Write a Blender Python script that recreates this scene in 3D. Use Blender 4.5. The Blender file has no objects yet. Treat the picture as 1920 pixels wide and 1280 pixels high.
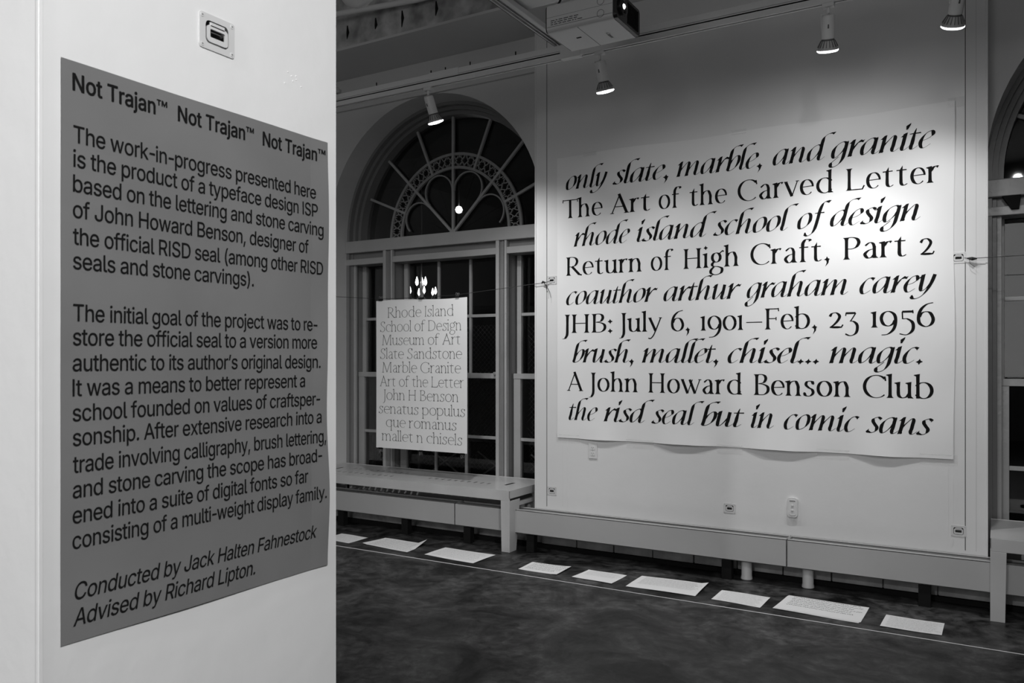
import bpy, bmesh, math, random, json
from mathutils import Vector, Matrix
random.seed(7)
SC = bpy.context.scene; COL = SC.collection
PI = math.pi
# ---------------------------------------------------------------- camera, world, exposure, room lamps, added fill
cam = bpy.data.cameras.new('camera'); camo = bpy.data.objects.new('camera', cam); COL.objects.link(camo)
camo.location = (0, 0, 1.45); camo.rotation_euler = (PI/2, 0, math.radians(30.75))
cam.sensor_width = 36; cam.lens = 1529/1920*36; cam.shift_y = 32/1920
cam.clip_start = .05; cam.clip_end = 100
cam.dof.use_dof = True; cam.dof.focus_distance = 5.3; cam.dof.aperture_fstop = 16
SC.camera = camo
SC.view_settings.view_transform = 'Standard'; SC.view_settings.look = 'None'
SC.view_settings.exposure = 0.0; SC.view_settings.gamma = 1; SC.view_settings.use_curve_mapping = False
w = bpy.data.worlds.new('night'); SC.world = w; w.use_nodes = True
w.node_tree.nodes['Background'].inputs[0].default_value = (.5, .5, .5, 1); w.node_tree.nodes['Background'].inputs[1].default_value = .004
def room_lamp(name, loc, target, power, size=.1, angle=110, blend=.6):
    l = bpy.data.lights.new(name, 'SPOT'); l.energy = power; l.shadow_soft_size = size; l.spot_size = math.radians(angle); l.spot_blend = blend
    o = bpy.data.objects.new(name, l); o.location = loc
    o.rotation_euler = (Vector(target)-Vector(loc)).to_track_quat('-Z', 'Y').to_euler(); COL.objects.link(o); return o
# track spotlights of the same room that hang outside the frame, and one added fill spot
room_lamp('track_spot_over_pillar', (1.1, .1, 3.0), (-1.25, 1.1, 1.3), 262, .06, 80, .8)
room_lamp('track_spot_behind_camera', (-1.0, -2.4, 3.3), (-1.4, .8, 1.2), 199, .05, 70, 1)  # unseen spot added to brighten the near face of the pillar
room_lamp('track_spot_facing_wall_right', (.2, 1.2, 3.5), (-1.2, 5.4, .7), 115, .04, 62, .8)
room_lamp('track_spot_facing_wall_left', (-2.9, 1.6, 3.5), (-4.2, 5.4, .6), 130, .04, 62, .7)
def room_wash(name, loc, target, power, sx, sy):
    l = bpy.data.lights.new(name, 'AREA'); l.shape = 'RECTANGLE'; l.size = sx; l.size_y = sy; l.energy = power
    o = bpy.data.objects.new(name, l); o.location = loc; o.rotation_euler = (Vector(target)-Vector(loc)).to_track_quat('-Z', 'Y').to_euler(); COL.objects.link(o)
room_wash('light_from_the_rest_of_the_room', (-1.5, -3.5, 2.4), (-2.5, 5, 2.6), 74, 5, 2.5)  # added area light, stands in for light bounced off the opposite wall

# ---------------------------------------------------------------- materials (grey scale photograph: every colour is a grey)
def mat(name, g, rough=.6, spec=.3, metal=0, bump=0, bscale=40, var=0, vscale=6, emit=0, detail=4):
    m = bpy.data.materials.new(name); m.use_nodes = True; nt = m.node_tree; N = nt.nodes; L = nt.links
    b = N['Principled BSDF']; b.inputs['Base Color'].default_value = (g, g, g, 1); b.inputs['Roughness'].default_value = rough
    b.inputs['Specular IOR Level'].default_value = spec; b.inputs['Metallic'].default_value = metal
    if bump or var: tc = N.new('ShaderNodeTexCoord')
    if var:
        n = N.new('ShaderNodeTexNoise'); n.inputs['Scale'].default_value = vscale; n.inputs['Detail'].default_value = detail; L.new(tc.outputs['Object'], n.inputs['Vector'])
        r = N.new('ShaderNodeMapRange'); r.inputs['From Min'].default_value = .3; r.inputs['From Max'].default_value = .7
        r.inputs['To Min'].default_value = g*(1-var); r.inputs['To Max'].default_value = g*(1+var); L.new(n.outputs['Fac'], r.inputs['Value'])
        L.new(r.outputs[0], b.inputs['Base Color'])
    if bump:
        n = N.new('ShaderNodeTexNoise'); n.inputs['Scale'].default_value = bscale; n.inputs['Detail'].default_value = 5; L.new(tc.outputs['Object'], n.inputs['Vector'])
        u = N.new('ShaderNodeBump'); u.inputs['Strength'].default_value = bump; u.inputs['Distance'].default_value = .01; L.new(n.outputs['Fac'], u.inputs['Height']); L.new(u.outputs[0], b.inputs['Normal'])
    if emit: b.inputs['Emission Color'].default_value = (1, 1, 1, 1); b.inputs['Emission Strength'].default_value = emit
    return m
M = {}
M['paint'] = mat('white_wall_paint', .72, .55, .3, bump=.12, bscale=14, var=.02, vscale=2)
M['pillar'] = mat('white_pillar_paint', .78, .45, .3, bump=.22, bscale=9, var=.02, vscale=3)
M['oldwall'] = mat('old_wall_paint', .62, .6, .3, bump=.1, bscale=8, var=.03, vscale=2)
M['frame'] = mat('window_frame_paint', .39, .3, .5, bump=.25, bscale=30, var=.05, vscale=5)
M['framedark'] = mat('window_casing_paint', .2, .35, .5, bump=.2, bscale=20)  # frame paint with the shade of recessed casings in its grey; also dark metal
M['iron'] = mat('grey_painted_iron', .3, .35, .5)
M['conc'] = mat('rough_concrete', .46, .9, .1, bump=.8, bscale=25, var=.45, vscale=7, detail=8)
M['white'] = mat('white_metal_enamel', .68, .35, .45, var=.02)
M['heater'] = mat('heater_enamel', .44, .38, .45, var=.03, vscale=2)
M['bench'] = mat('bench_enamel', .52, .3, .5, var=.06, vscale=4)
M['track'] = mat('track_enamel', .72, .4, .4)
M['bulb'] = mat('bulb_shell', .4, .45, .3)
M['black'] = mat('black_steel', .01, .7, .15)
M['plastic'] = mat('black_plastic', .02, .25, .5)
M['ink'] = mat('black_ink', .012, 1, 0)
M['softink'] = mat('grey_ink', .1, 1, 0)
M['kraft'] = mat('grey_kraft_paper', .185, .9, .1, bump=.15, bscale=6, var=.06, vscale=5)
M['paper'] = mat('white_paper', .8, .8, .15, var=.015, vscale=3)
M['banner'] = mat('banner_paper', .8, .6, .25, bump=.2, bscale=2.5, var=.02, vscale=2)
M['wire'] = mat('dark_wire', .03, .5, .4)
M['string'] = mat('white_string', .75, .7, .2)
M['plate'] = mat('painted_pull_metal', .62, .35, .5)
M['recess'] = mat('dark_recess', .1, .6, .3)
M['glow'] = mat('lamp_glow', .8, .5, .2, emit=6)
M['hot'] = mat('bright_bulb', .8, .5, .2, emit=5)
M['brick'] = mat('painted_base_block', .34, .7, .2, bump=.4, bscale=25, var=.25, vscale=9)
M['street'] = mat('dark_street', .03, .9, .1)
M['tape'] = None
def glass_mat():
    m = bpy.data.materials.new('window_glass'); m.use_nodes = True; nt = m.node_tree; N = nt.nodes; L = nt.links
    N.remove(N['Principled BSDF']); out = N['Material Output']
    t = N.new('ShaderNodeBsdfTransparent'); t.inputs[0].default_value = (.9, .9, .9, 1)
    g = N.new('ShaderNodeBsdfGlossy'); g.inputs['Roughness'].default_value = .02
    f = N.new('ShaderNodeFresnel'); f.inputs['IOR'].default_value = 1.45
    x = N.new('ShaderNodeMixShader'); L.new(f.outputs[0], x.inputs[0]); L.new(t.outputs[0], x.inputs[1]); L.new(g.outputs[0], x.inputs[2]); L.new(x.outputs[0], out.inputs[0])
    return m
M['glass'] = glass_mat()
def tape_mat():
    m = bpy.data.materials.new('clear_tape'); m.use_nodes = True; nt = m.node_tree; N = nt.nodes; L = nt.links
    b = N['Principled BSDF']; b.inputs['Base Color'].default_value = (.8, .8, .8, 1); b.inputs['Roughness'].default_value = .1; b.inputs['Alpha'].default_value = .22
    tc = N.new('ShaderNodeTexCoord'); n = N.new('ShaderNodeTexNoise'); n.inputs['Scale'].default_value = 60; L.new(tc.outputs['Object'], n.inputs['Vector'])
    u = N.new('ShaderNodeBump'); u.inputs['Strength'].default_value = .6; u.inputs['Distance'].default_value = .01; L.new(n.outputs['Fac'], u.inputs['Height']); L.new(u.outputs[0], b.inputs['Normal'])
    return m
M['tape'] = tape_mat()
def floor_mat():
    m = bpy.data.materials.new('polished_concrete'); m.use_nodes = True; nt = m.node_tree; N = nt.nodes; L = nt.links; b = N['Principled BSDF']
    tc = N.new('ShaderNodeTexCoord')
    def noise(sc, det, dist=0):
        n = N.new('ShaderNodeTexNoise'); n.inputs['Scale'].default_value = sc; n.inputs['Detail'].default_value = det; n.inputs['Roughness'].default_value = .65; n.inputs['Distortion'].default_value = dist; L.new(tc.outputs['Object'], n.inputs['Vector']); return n
    a = noise(2.6, 10, .8); c = noise(14, 9, .4)
    r = N.new('ShaderNodeValToRGB'); r.color_ramp.elements[0].position = .38; r.color_ramp.elements[0].color = (.004,)*3+(1,); r.color_ramp.elements[1].position = .64; r.color_ramp.elements[1].color = (.075,)*3+(1,)
    L.new(a.outputs['Fac'], r.inputs[0])
    r2 = N.new('ShaderNodeMapRange'); r2.inputs['From Min'].default_value = .32; r2.inputs['From Max'].default_value = .7; r2.inputs['To Min'].default_value = .15; r2.inputs['To Max'].default_value = 1.9; L.new(c.outputs['Fac'], r2.inputs[0])
    x = N.new('ShaderNodeVectorMath'); x.operation = 'SCALE'; L.new(r.outputs[0], x.inputs[0]); L.new(r2.outputs[0], x.inputs['Scale']); L.new(x.outputs[0], b.inputs['Base Color'])
    rr = N.new('ShaderNodeMapRange'); rr.inputs['To Min'].default_value = .25; rr.inputs['To Max'].default_value = .6; L.new(c.outputs['Fac'], rr.inputs[0]); L.new(rr.outputs[0], b.inputs['Roughness'])
    b.inputs['Specular IOR Level'].default_value = .22
    u = N.new('ShaderNodeBump'); u.inputs['Strength'].default_value = .15; u.inputs['Distance'].default_value = .005; L.new(c.outputs['Fac'], u.inputs['Height']); L.new(u.outputs[0], b.inputs['Normal'])
    return m
M['floor'] = floor_mat()

# ---------------------------------------------------------------- helpers
def tag(o, label=None, cat_=None, group=None, kind=None):
    if label: o['label'] = label
    if cat_: o['category'] = cat_
    if group: o['group'] = group
    if kind: o['kind'] = kind
    return o
def empty(name, loc, label=None, cat_=None, group=None, rz=0, kind=None):
    o = bpy.data.objects.new(name, None); o.empty_display_size = .05; o.location = loc; o.rotation_euler = (0, 0, rz); COL.objects.link(o)
    return tag(o, label, cat_, group, kind)
def link(name, me, m=None, parent=None, loc=None):
    if m is not None and not me.materials: me.materials.append(m)
    o = bpy.data.objects.new(name, me); COL.objects.link(o)
    if parent is not None: o.parent = parent
    if loc is not None: o.location = loc
    return o
class MB:
    def __init__(s): s.v = []; s.f = []
    def add(s, v, f):
        n = len(s.v); s.v += [tuple(p) for p in v]; s.f += [[n+i for i in q] for q in f]; return s
    def box(s, x0, x1, y0, y1, z0, z1):
        return s.add([(x, y, z) for z in (z0, z1) for y in (y0, y1) for x in (x0, x1)], [(0, 2, 3, 1), (4, 5, 7, 6), (0, 1, 5, 4), (2, 6, 7, 3), (0, 4, 6, 2), (1, 3, 7, 5)])
    def hexa(s, a, b):
        return s.add(list(a)+list(b), [(3, 2, 1, 0), (4, 5, 6, 7), (0, 1, 5, 4), (1, 2, 6, 5), (2, 3, 7, 6), (3, 0, 4, 7)])
    def prism(s, poly, mp, t0, t1):
        n = len(poly); v = [mp(u, w_, t0) for u, w_ in poly]+[mp(u, w_, t1) for u, w_ in poly]
        return s.add(v, [list(range(n))[::-1], list(range(n, 2*n))]+[(i, (i+1) % n, n+(i+1) % n, n+i) for i in range(n)])
    def tube(s, pts, r, n=8, cap=True):
        P = [Vector(p) for p in pts]; rings = []; ref = None
        for i, p in enumerate(P):
            d = (P[min(i+1, len(P)-1)]-P[max(i-1, 0)]).normalized()
            if ref is None: ref = Vector((0, 0, 1)) if abs(d.z) < .9 else Vector((1, 0, 0))
            a = d.cross(ref).normalized(); b = a.cross(d).normalized(); ref = b
            q = r[i] if isinstance(r, (list, tuple)) else r
            rings.append([p+a*q*math.cos(2*PI*k/n)+b*q*math.sin(2*PI*k/n) for k in range(n)])
        v = [x for R in rings for x in R]; f = []
        for i in range(len(P)-1):
            for k in range(n): f.append((i*n+k, i*n+(k+1) % n, (i+1)*n+(k+1) % n, (i+1)*n+k))
        if cap: f += [list(range(n))[::-1], list(range((len(P)-1)*n, len(P)*n))]
        return s.add(v, f)
    def lathe(s, prof, n=24, mt=None, cap=True):
        v = []; f = []
        for r, z in prof:
            for k in range(n):
                p = Vector((r*math.cos(2*PI*k/n), r*math.sin(2*PI*k/n), z)); v.append(mt @ p if mt else p)
        for i in range(len(prof)-1):
            for k in range(n): f.append((i*n+k, i*n+(k+1) % n, (i+1)*n+(k+1) % n, (i+1)*n+k))
        if cap: f += [list(range(n))[::-1], list(range((len(prof)-1)*n, len(prof)*n))]
        return s.add(v, f)
    def build(s, name, m, parent=None, bevel=0, smooth=False, loc=None):
        me = bpy.data.meshes.new(name); me.from_pydata(s.v, [], s.f); me.validate()
        bm = bmesh.new(); bm.from_mesh(me); bmesh.ops.recalc_face_normals(bm, faces=bm.faces); bm.to_mesh(me); bm.free()
        if smooth:
            for p in me.polygons: p.use_smooth = True
            try: me.set_sharp_from_angle(angle=math.radians(40))
            except Exception: pass
        o = link(name, me, m, parent, loc)
        if bevel:
            b = o.modifiers.new('bevel', 'BEVEL'); b.width = bevel; b.segments = 2; b.limit_method = 'ANGLE'; b.angle_limit = math.radians(50)
        return o
def rrect(x0, x1, y0, y1, r, n=4):
    P = []
    for cx, cy, a in ((x1-r, y1-r, 0), (x0+r, y1-r, 90), (x0+r, y0+r, 180), (x1-r, y0+r, 270)):
        for k in range(n+1): t = math.radians(a+90*k/n); P.append((cx+r*math.cos(t), cy+r*math.sin(t)))
    return P
def circ(cx, cy, r, n=16): return [(cx+r*math.cos(2*PI*k/n), cy+r*math.sin(2*PI*k/n)) for k in range(n)]
def plate(outer, holes, t, mp):
    """flat outline with holes, thickness t; mp(u, v, w) puts it in the world, w from 0 to t"""
    cu = bpy.data.curves.new('tmp', 'CURVE'); cu.dimensions = '2D'; cu.fill_mode = 'BOTH'; cu.extrude = t/2
    for P in [outer]+list(holes):
        s = cu.splines.new('POLY'); s.points.add(len(P)-1)
        for i, (x, y) in enumerate(P): s.points[i].co = (x, y, 0, 1)
        s.use_cyclic_u = True
    o = bpy.data.objects.new('tmp', cu); COL.objects.link(o); dg = bpy.context.evaluated_depsgraph_get()
    me = bpy.data.meshes.new_from_object(o.evaluated_get(dg)); bpy.data.objects.remove(o); bpy.data.curves.remove(cu)
    bm = bmesh.new(); bm.from_mesh(me); bmesh.ops.remove_doubles(bm, verts=bm.verts, dist=1e-5); bm.verts.ensure_lookup_table()
    v = [mp(p.co.x, p.co.y, p.co.z+t/2) for p in bm.verts]; f = [[q.index for q in p.verts] for p in bm.faces]; bm.free(); bpy.data.meshes.remove(me)
    b = MB(); b.add(v, f); return b
def XZ(y0, s=1): return lambda u, v, w_: (u, y0+s*w_, v)          # plane facing -Y, w goes to +Y
def flatpolys(polys, fn):
    v = []; f = []
    for q in polys:
        n = len(v); v += [fn(u, w_) for u, w_ in q]; f.append(list(range(n, n+len(q))))
    return v, f
def copy_tree(o, parent=None):
    c = o.copy(); COL.objects.link(c)
    if parent is not None: c.parent = parent
    for ch in list(o.children): copy_tree(ch, c)
    return c

# ---------------------------------------------------------------- lettering
def cat(pts, n=5, closed=False):
    out = []; m = len(pts)
    segs = m if closed else m - 1
    for i in range(segs):
        g = (lambda k: pts[k % m]) if closed else (lambda k: pts[max(0, min(m-1, k))])
        p0, p1, p2, p3 = g(i-1), g(i), g(i+1), g(i+2)
        for k in range(n):
            u = k/n; u2 = u*u; u3 = u2*u
            out.append(tuple(.5*(2*p1[j]+(p2[j]-p0[j])*u+(2*p0[j]-5*p1[j]+4*p2[j]-p3[j])*u2+(3*p1[j]-p0[j]-3*p2[j]+p3[j])*u3) for j in (0, 1)))
    out.append(pts[0] if closed else pts[-1])
    return out
def arc(cx, cy, rx, ry, a0, a1, n=22):
    return [(cx+rx*math.cos(math.radians(a0+(a1-a0)*k/n)), cy+ry*math.sin(math.radians(a0+(a1-a0)*k/n))) for k in range(n+1)]
ROM_T = [(0, .22), (12, .16), (30, .38), (55, .85), (80, 1), (100, 1), (125, .95), (150, .55), (168, .28), (180, .22)]
ITA_T = [(0, .28), (15, .16), (35, .1), (48, .16), (60, .62), (72, 1), (95, 1.05), (125, 1), (150, .7), (170, .38), (180, .28)]
def tab(T, d):
    for (a, u), (b, v) in zip(T, T[1:]):
        if a <= d <= b: return u+(v-u)*(d-a)/(b-a)
    return 1
class Pen:
    """collects flat polygons of one glyph; strokes are ribbons whose width follows their direction"""
    def __init__(s, W, t, T, shear=0):
        s.W, s.t, s.T, s.sh, s.polys = W, t, T, shear, []
    def rib(s, pts, w=None, e0=1, e1=1, k=1):
        pts = [(x+s.sh*y, y) for x, y in pts]; n = len(pts); L = []
        for i, (x, y) in enumerate(pts):
            a = pts[max(0, i-1)]; b = pts[min(n-1, i+1)]
            dx, dy = b[0]-a[0], b[1]-a[1]; l = math.hypot(dx, dy) or 1e-6
            if w is None:
                d = math.degrees(math.atan2(dy, dx)) % 180
                h = max(s.t, s.W*tab(s.T, d)*k)/2
            else: h = w/2
            f = i/(n-1)
            if f < .3: h *= e0+(1-e0)*f/.3
            if f > .7: h *= e1+(1-e1)*(1-f)/.3
            L.append(((x-dy/l*h, y+dx/l*h), (x+dy/l*h, y-dx/l*h)))
        for p, q in zip(L, L[1:]): s.polys.append([p[0], p[1], q[1], q[0]])
    def line(s, a, b, w, e0=1, e1=1):
        s.rib([(a[0]+(b[0]-a[0])*k/6, a[1]+(b[1]-a[1])*k/6) for k in range(7)], w, e0, e1)
    def poly(s, pts): s.polys.append([(x+s.sh*y, y) for x, y in pts])
    def rows(s, x, R):
        for (y, l, r), (Y, L, Q) in zip(R, R[1:]):
            s.poly([(x-l, y), (x+r, y), (x+Q, Y), (x-L, Y)])
    def stem(s, x, y0, y1, top='f', bot='f'):
        h = s.W/2; e = h+.10; R = []
        if bot == 'f': R += [(y0, e, e), (y0+.03, e*.85, e*.85), (y0+.07, h*1.3, h*1.3), (y0+.18, h, h)]
        elif bot == 'r': R += [(y0, h, e+.02), (y0+.04, h, e*.9), (y0+.1, h, h*1.2), (y0+.2, h, h)]
        else: R += [(y0, h, h)]
        m = (y0+y1)/2; R.append((m, h*.92, h*.92))
        if top == 'f': R += [(y1-.18, h, h), (y1-.07, h*1.3, h*1.3), (y1-.03, e*.85, e*.85), (y1, e, e)]
        elif top == 'l':
            R += [(y1-.22, h, h), (y1-.06, h*1.05, h*1.08)]
            s.poly([(x-h-.12, y1-.075), (x-h*.9, y1-.15), (x+h*1.08, y1-.07), (x+h*1.15, y1+.02), (x-h-.1, y1-.045)])
        else: R += [(y1, h, h)]
        s.rows(x, R)
    def dia(s, x, y, r):
        P = []
        for k in range(8):
            a = k*math.pi/4+.05; q = r if k % 2 == 0 else r*.5
            P.append((x+q*math.cos(a), y+q*math.sin(a)*1.1))
        s.poly(P)
    def ser(s, x, y, l, r): s.line((x-l, y), (x+r, y), s.t*1.15)

def roman(ch, W, t, tight=0):
    p = Pen(W, t, ROM_T); h = W/2; C = 1.4; A = 1.5; x = .1+h; adv = 1
    r = p.rib; S = p.stem; ln = p.line
    def arch(x1, x2): r(cat([(x1, .7), (x1+.12, .88), (x1+.33, .975), (x2-.1, .9), (x2, .62), (x2, .5)]))
    if ch in 'nhmr':
        S(x, 0, A if ch == 'h' else 1, 'l')
        if ch == 'r': r(cat([(x, .66), (x+.13, .88), (x+.3, .985), (x+.42, .93)]), k=1.3, e0=.6); adv = x+.5
        elif ch == 'm':
            arch(x, x+.52); S(x+.52, 0, .6, 'n'); arch(x+.52, x+1.04); S(x+1.04, 0, .6, 'n'); adv = x+1.2+h
        else: arch(x, x+.56); S(x+.56, 0, .6, 'n'); adv = x+.72+h
    elif ch in 'il1':
        S(x, 0, A if ch == 'l' else 1, 'l'); adv = x+h+.14
        if ch == 'i': p.dia(x, 1.38, .06+W*.5)
    elif ch == 'u':
        S(x, .35, 1, 'l', 'n'); r(cat([(x, .4), (x+.03, .15), (x+.2, .02), (x+.42, .1), (x+.56, .3)])); S(x+.56, 0, 1, 'l', 'r'); adv = x+.7+h
    elif ch == 'o': r(arc(.5, .5, .44-h, .49, 0, 360, 36)); adv = 1
    elif ch in '0': r(arc(.52, .5, .46-h, .49, 0, 360, 36)); adv = 1.04
    elif ch == 'c': r(arc(.5, .5, .44-h, .49, 48, 312, 28), e1=.4); ln((.72, .98), (.78, .76), t*2); adv = .86
    elif ch == 'e':
        r(arc(.48, .5, .42-h, .49, 2, 318, 30), e1=.4, e0=.6); ln((.1+h, .53), (.9-h, .56), t*1.1); adv = .9
    elif ch in 'bpdq':
        x2 = x+.68
        if ch in 'bp':
            S(x, 0 if ch == 'b' else -.5, A if ch == 'b' else 1, 'l', 'n' if ch == 'b' else 'f')
            r(arc(x+.28, .5, .43-h*.3, .49, 150, -150, 28)); adv = x+.82
        else:
            S(x2, -.5 if ch == 'q' else 0, A if ch == 'd' else 1, 'l', 'f' if ch == 'q' else 'r')
            r(arc(x2-.28, .5, .43-h*.3, .49, 30, 330, 28)); adv = x2+.18+h
    elif ch == 'a':
        S(x+.48, 0, .75, 'n', 'r'); r(cat([(x+.48, .68), (x+.42, .9), (x+.25, .985), (x+.02, .8)]), k=.9)
        r(cat([(x+.48, .58), (x+.2, .5), (x+.0, .26), (x+.15, .02), (x+.34, .06), (x+.48, .22)])); adv = x+.64+h
    elif ch == 's':
        r(cat([(.62, .8), (.5, .97), (.28, .95), (.2, .75), (.35, .56), (.55, .42), (.6, .2), (.42, .01), (.2, .03), (.1, .2)]), k=.95); ln((.62, .98), (.63, .76), t*1.6); ln((.1, .02), (.1, .25), t*1.6); adv = .74
    elif ch == 't':
        S(x+.12, .25, 1, 'n', 'n'); p.poly([(x+.12-h, .95), (x+.12+h, .95), (x+.12+h, 1.25)])
        ln((x-.12, .96), (x+.42, .97), t*1.5); r(cat([(x+.12, .35), (x+.14, .12), (x+.28, .01), (x+.46, .1)]), e1=.4); adv = x+.55
    elif ch == 'f':
        S(x+.08, 0, 1.05, 'n'); r(cat([(x+.08, 1.0), (x+.1, 1.25), (x+.25, 1.46), (x+.45, 1.46), (x+.52, 1.36)]), k=1.1)
        ln((x-.12, .96), (x+.4, .97), t*1.5); adv = x+.5
    elif ch == 'g':
        r(arc(.44, .67, .34-h, .32, 0, 360, 28)); ln((.62, .92), (.84, 1.12), t*1.6); ln((.8, 1.12), (.92, 1.06), t*2)
        r(cat([(.3, .38), (.18, .22), (.25, .08), (.55, .03), (.8, -.12), (.74, -.4), (.42, -.53), (.12, -.42), (.1, -.2), (.3, .04)])); adv = .92
    elif ch in 'vw':
        def V(o):
            ln((o, .98), (o+.36, .0), W*.98); ln((o+.36, .0), (o+.68, .98), t*1.4)
        V(.1)
        p.ser(.1, .98, .1, .12)
        if ch == 'w': V(.1+.5); p.ser(1.28, .98, .1, .1); adv = 1.36
        else: p.ser(.78, .98, .1, .1); adv = .86
    elif ch == 'y':
        ln((.12, .98), (.5, .04), W*.95); r(cat([(.84, .98), (.52, .1), (.36, -.28), (.18, -.5), (.02, -.48)]), w=t*1.7); p.ser(.12, .98, .1, .12); p.ser(.84, .98, .12, .08); adv = .92
    elif ch in 'TLHIJFPRBDM':
        x = .14+h
        if ch == 'T':
            S(.62, 0, C, 'n'); ln((.08, C-.03), (1.16, C-.03), t*1.4); ln((.08, C+.02), (.06, C-.22), t*1.4); ln((1.16, C+.04), (1.18, C-.2), t*1.4); adv = 1.18
        elif ch == 'M':
            ln((.22, 0), (.34, C), t*1.5); ln((.34, C), (.82, .02), W); ln((.82, .02), (1.3, C), t*1.5); S(1.38, 0, C); p.ser(.22, .02, .14, .14); p.ser(.3, C-.02, .12, .05); adv = 1.58+h
        elif ch == 'J':
            S(x, .0, C, 'f', 'n'); r(cat([(x, .05), (x-.03, -.2), (x-.16, -.42), (x-.32, -.45)]), e1=.5); adv = x+h+.14
        else:
            S(x, 0, C)
            if ch == 'L': ln((x, .03), (x+.75, .03), t*1.4); ln((x+.72, .0), (x+.84, .26), t*1.8); adv = x+.88
            if ch == 'I': adv = x+h+.16
            if ch == 'H': S(x+.82, 0, C); ln((x, .72), (x+.82, .72), t*1.3); adv = x+1+h
            if ch == 'F': ln((x, C-.03), (x+.66, C-.03), t*1.4); ln((x+.66, C+.02), (x+.68, C-.2), t*1.5); ln((x, .72), (x+.52, .72), t*1.3); ln((x+.52, .82), (x+.52, .6), t*1.3); adv = x+.74
            if ch in 'PR': r(cat([(x, C-.03), (x+.3, C-.01), (x+.55, C-.12), (x+.64, C-.36), (x+.52, C-.62), (x+.28, C-.74), (x, C-.72)])); adv = x+.76
            if ch == 'R': ln((x+.26, .68), (x+.78, .06), W*1.0); ln((x+.72, .07), (x+.98, .0), t*2.2); adv = x+.98
            if ch == 'B':
                r(cat([(x, C-.03), (x+.3, C-.01), (x+.5, C-.12), (x+.54, C-.34), (x+.4, C-.56), (x+.1, C-.63)])); r(cat([(x+.1, C-.63), (x+.42, C-.68), (x+.66, .55), (x+.66, .25), (x+.45, .05), (x+.2, .02), (x, .03)])); adv = x+.8
            if ch == 'D': r(cat([(x, C-.03), (x+.35, C-.02), (x+.75, C-.2), (x+.94, .75), (x+.8, .25), (x+.42, .03), (x, .03)])); adv = x+1.08
    elif ch == 'A':
        ln((.14, 0), (.66, C+.03), t*1.6); ln((.6, C+.05), (1.12, 0), W*1.02); ln((.36, .5), (.96, .5), t*1.3); p.ser(.16, .02, .13, .12); p.ser(1.12, .02, .18, .14); adv = 1.28
    elif ch in 'CG':
        r(arc(.78, .7, .7-h, .71, 44, 314, 34), e1=.6); ln((1.22, 1.34), (1.26, 1.06), t*1.8); adv = 1.3
        if ch == 'G': S(1.26, .1, .62, 'f', 'n'); adv = 1.44
    elif ch == 'S':
        r(cat([(.78, 1.14), (.66, 1.36), (.38, 1.36), (.22, 1.12), (.34, .86), (.66, .62), (.8, .32), (.6, .03), (.3, .02), (.12, .22)]), k=.95); ln((.78, 1.38), (.8, 1.1), t*1.6); ln((.12, 0), (.12, .28), t*1.6); adv = .94
    elif ch == '6':
        r(cat([(.88, 1.46), (.55, 1.36), (.26, 1.05), (.14, .6), (.2, .2), (.5, .0), (.78, .14), (.88, .45), (.74, .82), (.5, .92), (.28, .8), (.18, .6)])); adv = 1
    elif ch == '9':
        r(cat([(.15, -.48), (.5, -.42), (.8, -.1), (.9, .4), (.82, .8), (.52, 1.0), (.24, .86), (.14, .54), (.26, .2), (.52, .08), (.76, .22), (.86, .42)])); adv = 1
    elif ch == '2':
        r(cat([(.12, .76), (.25, .95), (.5, .99), (.7, .78), (.6, .5), (.36, .22), (.12, .04)])); ln((.12, .06), (.84, .06), W*.75, .5, .5); ln((.8, .04), (.9, .22), t*1.8); adv = .94
    elif ch == '3':
        ln((.14, .95), (.7, .95), W*.7); ln((.14, .98), (.12, .78), t*1.5); ln((.72, .95), (.4, .42), t*1.6); r(cat([(.36, .44), (.6, .4), (.8, .15), (.74, -.3), (.42, -.5), (.1, -.38)])); adv = .92
    elif ch == '5':
        ln((.24, .95), (.78, .95), W*.7); ln((.78, 1.04), (.8, .84), t*1.5); ln((.24, .95), (.26, .5), t*1.6); r(cat([(.26, .5), (.5, .5), (.78, .25), (.78, -.2), (.48, -.48), (.1, -.42)])); adv = .94
    elif ch in '.,:':
        p.dia(.22, .09, .07+W*.55); adv = .44
        if ch == ':': p.dia(.22, .8, .07+W*.55)
        if ch == ',': p.poly([(.17, .1), (.33, .08), (.3, -.14), (.12, -.38), (.2, -.12)])
    elif ch == '—': ln((0, .5), (1.25, .5), t*1.3); adv = 1.25
    elif ch == ' ': adv = .42
    return p.polys, adv

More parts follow.
